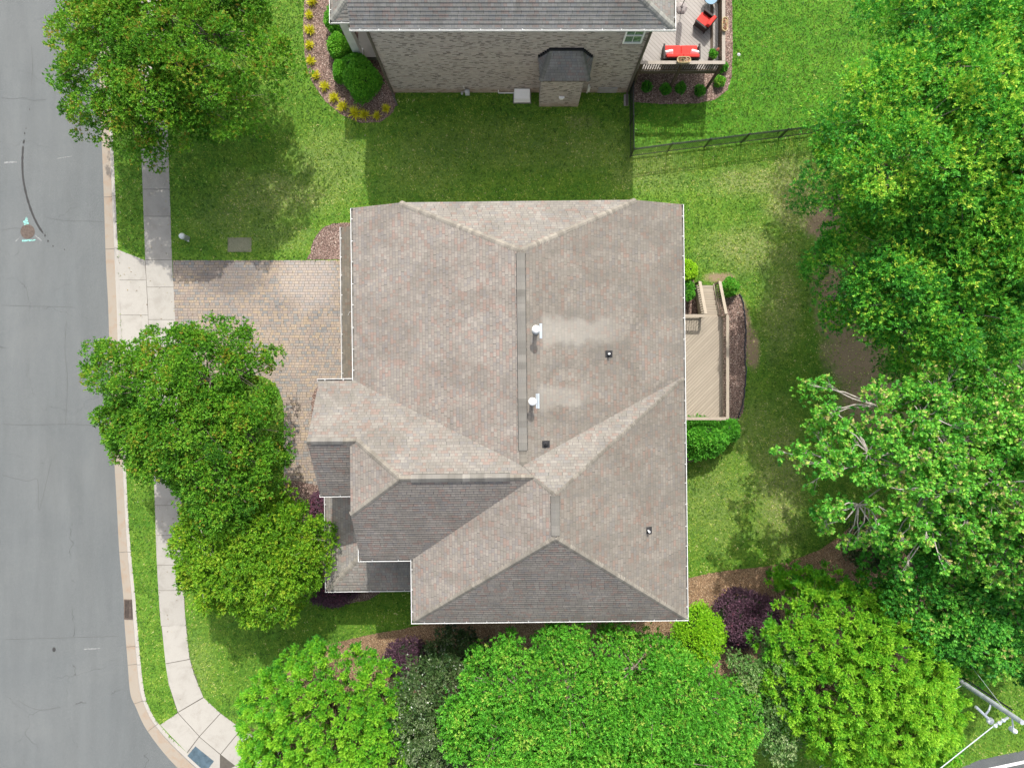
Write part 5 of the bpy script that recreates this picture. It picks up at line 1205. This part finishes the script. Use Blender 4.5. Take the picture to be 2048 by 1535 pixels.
planter(1449, 50, math.pi/2, 'oval planter of flowers on the side rail beside the lounge chair')
x, y = XY(1424, 112, FZ+.3); t0 = thing('potted_hibiscus', 'potted green plant with an orange flower in the grey deck corner', 'potted plant', (x, y, FZ))
mb = MB(); mb.lathe((x, y, FZ), [(.12, 0), (.17, .28), (.18, .30), (.15, .30), (.14, .26)], 16); mb.build('pot', plain('pot', (.10, .06, .045), .5), t0)
m = 130; d = sphere_pts(m, .1); C = np.array([x, y, FZ+.5]) + d*np.array([.26, .26, .22])*rng.uniform(.4, 1, (m, 1)); V, T = rosettes(C, unit(d+[0, 0, .4]), 4, .10, .06, 1, rng.uniform(.2, .8, m)); np_mesh('leaves', V, 4, T, L_BRIGHT, t0)
m = 14; C = np.array([x+.16, y+.10, FZ+.75]) + rng.normal(0, .02, (m, 3)); V, T = rosettes(C, unit(rng.normal(0, .4, (m, 3))+[0, 0, 1]), 5, .08, .06, 1.5, np.full(m, .5), .02); np_mesh('flower', V, 4, T, L_FLOWER, t0)

# ============================================================ utility pole
PBx, PBy = 20.75, -13.75; PH = 10.2
pole = thing('utility_pole', 'grey utility pole with lamp arm at the bottom right corner', 'utility pole', (PBx, PBy, 0))
M_POLE = plain('pole_wood', (.36, .39, .42), .8, var=.25, sc=4)
mb = MB(); mb.tube([(PBx, PBy, 0), (PBx, PBy, PH*.5), (PBx, PBy, PH)], [.14, .12, .10], 12); mb.build('shaft', M_POLE, pole)
mb = MB(); mb.bar((PBx+.17, PBy+.13, 1.5), (PBx+.17, PBy+.13, PH-.8), .05, .05); mb.build('cable_riser', M_BLACK, pole)
mb = MB(); mb.tube([(PBx, PBy, 8.4), (PBx-.25, PBy-.25, 8.6), (PBx-.35, PBy-.45, 8.55)], .04, 8); mb.tube([(PBx-.75, PBy-.15, 8.5), (PBx-.15, PBy-.72, 8.5)], .06, 8)
arm = mb.build('lamp_arm', plain('galv', (.40, .44, .48), .4, .3), pole)
mb = MB(); mb.lathe((PBx-.10, PBy-.78, 8.42), [(.05, -.04), (.15, 0), (.14, .10), (.05, .18)], 14); mb.build('lamp_head', plain('lamp_shell', (.55, .58, .60), .35), arm)
mb = MB(); mb.bar((PBx-.1, PBy-.1, 9.55), (PBx-.62, PBy-.45, 9.5), .07, .07); mb.tube([(PBx, PBy, 9.6), (PBx+.06, PBy-.55, 9.6)], .035, 6)
xa = mb.build('bracket', plain('galv2', (.5, .54, .57), .4, .3), pole)
for k in range(3):
    mb = MB(); c = (PBx-.30-k*.17, PBy-.24-k*.115, 9.52); mb.lathe((c[0], c[1], c[2]-.05), [(.025, 0), (.065, .02), (.065, .06), (.035, .09), (.065, .11), (.03, .15)], 12); mb.build('insulator', plain('porcelain', (.48, .55, .60), .25), xa)
mb = MB(); mb.lathe((PBx+.08, PBy-.62, 9.4), [(.05, 0), (.10, .02), (.10, .30), (.05, .36)], 12); mb.build('fuse_cutout', plain('cutout', (.6, .64, .68), .3), pole)
def wire(name, a, b, r, sag, label):
    a, b = Vector(a), Vector(b); mb = MB(); pts = []
    for k in range(25):
        t = k/24; p = a.lerp(b, t); p.z -= sag*4*t*(1-t); pts.append(p)
    mb.tube(pts, r, 6); return tag(mb.build(name, plain(name+'_metal', (.62, .66, .70), .4, .3)), label, 'wire')
wire('overhead_wire', (PBx-.7, PBy-.5, 9.5), (PBx-16, PBy-13.6, 9.3), .022, .2, 'pale overhead wire running down-left from the utility pole')
wire('service_wire', (PBx-.05, PBy-.05, 6.6), (PBx-6, PBy-4.6, 5.2), .014, .05, 'thin service wire leaving the utility pole into the feathery evergreen')
wire('guy_wire', (PBx, PBy, 9.3), (PBx+.5, PBy+3.6, .05), .009, 0, 'thin guy wire from the pole up toward the dark maple')

# ============================================================ grass blades over the lawn
def inside(poly, X, Y):
    x = np.array([p[0] for p in poly]); y = np.array([p[1] for p in poly]); c = np.zeros(len(X), bool); j = len(x)-1
    for i in range(len(x)):
        m = ((y[i] > Y) != (y[j] > Y)); 
        if y[j] != y[i]: c ^= m & (X < (x[j]-x[i])*(Y-y[i])/(y[j]-y[i]) + x[i])
        j = i
    return c
def snoise(X, Y, sc, seed):
    r = np.random.default_rng(seed); v = 0
    for k in range(7):
        a = r.uniform(0, 6.28); f = sc*r.uniform(.5, 2.2); v = v + np.sin((X*math.cos(a)+Y*math.sin(a))*f + r.uniform(0, 6.28) + 1.5*np.sin((X*math.sin(a)-Y*math.cos(a))*f*.7))
    return v / 7
NB = 620000
X = rng.uniform(-24.5, 29.5, NB); Y = rng.uniform(-22, 22, NB)
ok = inside(back_s + [(120, -90), (200, 200), (-25, 200)], X, Y)
walk = [at_y(swls, XY(0, -300)[1])] + [p for p in swls if XY(0, 520)[1] < p[1] < XY(0, -300)[1]] + W_([(290.5, 520), (237, 499), (241, 620), (255, 900), (305, 868)]) + [p for p in swls if p[1] < XY(0, 868)[1]] + W_([(320, 1449), (375, 1506), (456, 1572), (580, 1643), (600, 1600), (570, 1505), (483, 1456), (441, 1425), (408, 1394)]) + swrs[::-1]
hrect = lambda x0, y0, x1, y1: [(x0, y0), (x1, y0), (x1, y1), (x0, y1)]
for pol in [walk, drv] + beds + [outl, hrect(-9.3, -10.2, -4, -4.5), hrect(wl, wy, wr, 30), hrect(-8.6, 17.8, -6.6, 25), hrect(DX0, DY0, DX1, DY1), hrect(c4[0]-.6, c4[1]-.35, c4[0]+.6, c4[1]+.35), r2, hrect(c2[0]-.15, c2[1]-.15, c2[0]+.15, c2[1]+.15)]:
    ok &= ~inside(pol, X, Y)
X, Y = X[ok], Y[ok]
bare = np.zeros(len(X))
for (cx, cy, rx, ry, a) in BARE:
    dx, dy = X-cx, Y-cy; ex = (dx*math.cos(a)+dy*math.sin(a))/rx; ey = (dy*math.cos(a)-dx*math.sin(a))/ry; bare = np.maximum(bare, np.clip(1.5 - np.hypot(ex, ey) + .5*snoise(X, Y, 2.2, 5), 0, 1))
kp = rng.random(len(X)) > bare*.85; X, Y, bare = X[kp], Y[kp], bare[kp]
dry = np.zeros(len(X))
for (cx, cy, rx, ry, a, k) in DRY: dry = np.maximum(dry, k*np.clip(1.4 - np.hypot((X-cx)/rx, (Y-cy)/ry) + .5*snoise(X, Y, 2.0, 8), 0, 1))
n = len(X); th = rng.uniform(0, 6.28, n); el = rng.uniform(.25, 1.1, n); D = np.stack([np.cos(th)*np.cos(el), np.sin(th)*np.cos(el), np.sin(el)], 1)
Lg = rng.uniform(.06, .14, n); Sd = np.stack([-np.sin(th), np.cos(th), np.zeros(n)], 1)*(.014 + rng.uniform(0, .014, n))[:, None]; Pb = np.stack([X, Y, np.zeros(n)+.001], 1)
V = np.empty((n, 3, 3)); V[:, 0] = Pb - Sd; V[:, 1] = Pb + Sd; V[:, 2] = Pb + D*Lg[:, None]
# clumps of blades share a hue
cell = rng.normal(0, 1, (701, 701)); cv = cell[(np.floor((X+30)/.085).astype(int)) % 701, (np.floor((Y+30)/.085).astype(int)) % 701]; cell2 = rng.normal(0, 1, (401, 401)); cv2 = cell2[(np.floor((X*.8+Y*.6+60)/.21).astype(int)) % 401, (np.floor((Y*.8-X*.6+60)/.21).astype(int)) % 401]
tint = np.clip(.40 +   .11*cv + .09*cv2 + .17*snoise(X, Y, 1.3, 3) + .09*snoise(X*.10, Y, 4.0, 14) + .13*snoise(X, Y, 4.5, 4) + .10*snoise(X, Y, 11, 6) + rng.normal(0, .16, n) + dry*.38 + bare*.3, 0, 1)
tint = np.clip(tint - .12*((X > 6.5) & (Y - .12*X > 12)) * (tint > .3), 0, 1)
o = np_mesh('grass', V.reshape(-1, 3), 3, tint, L_GRASS); o['kind'] = 'stuff'

# fallen leaves and petals on the paving, road edge and lawns
n = 900; X = np.concatenate([rng.uniform(*sorted((XY(345, 0)[0], XY(690, 0)[0])), 160), rng.uniform(-22.6, -18.5, 260), rng.uniform(-19, 18, 480)])
Y = np.concatenate([rng.uniform(.3, 6.8, 160), rng.uniform(-14, 14, 260), rng.uniform(-18, 20, 480)])
ok = inside(sm(back, 3) + [(120, -90), (200, 200), (-25, 200)], X, Y)
for pol in [outl, hrect(-9.6, -10.4, -4, -4.5), hrect(wl, wy, wr, 30), hrect(DX0, DY0, DX1, 6), hrect(6.4, 16.3, 10.9, 30)]: ok &= ~inside(pol, X, Y)
X, Y = X[ok], Y[ok]; n = len(X); th = rng.uniform(0, 6.28, n); D = unit(np.stack([np.cos(th), np.sin(th), rng.uniform(-.02, .2, n)], 1))
V = leaf_quads(np.stack([X, Y, np.full(n, .032)], 1), D, rng.uniform(.05, .10, n), rng.uniform(.03, .055, n), .05)
o = np_mesh('fallen_leaves', V, 4, rng.uniform(0, 1, n), leaf_mat('leaf_litter', [(0, (.14, .085, .04)), (.5, (.40, .32, .16)), (1, (.62, .58, .45))])); o['kind'] = 'stuff'
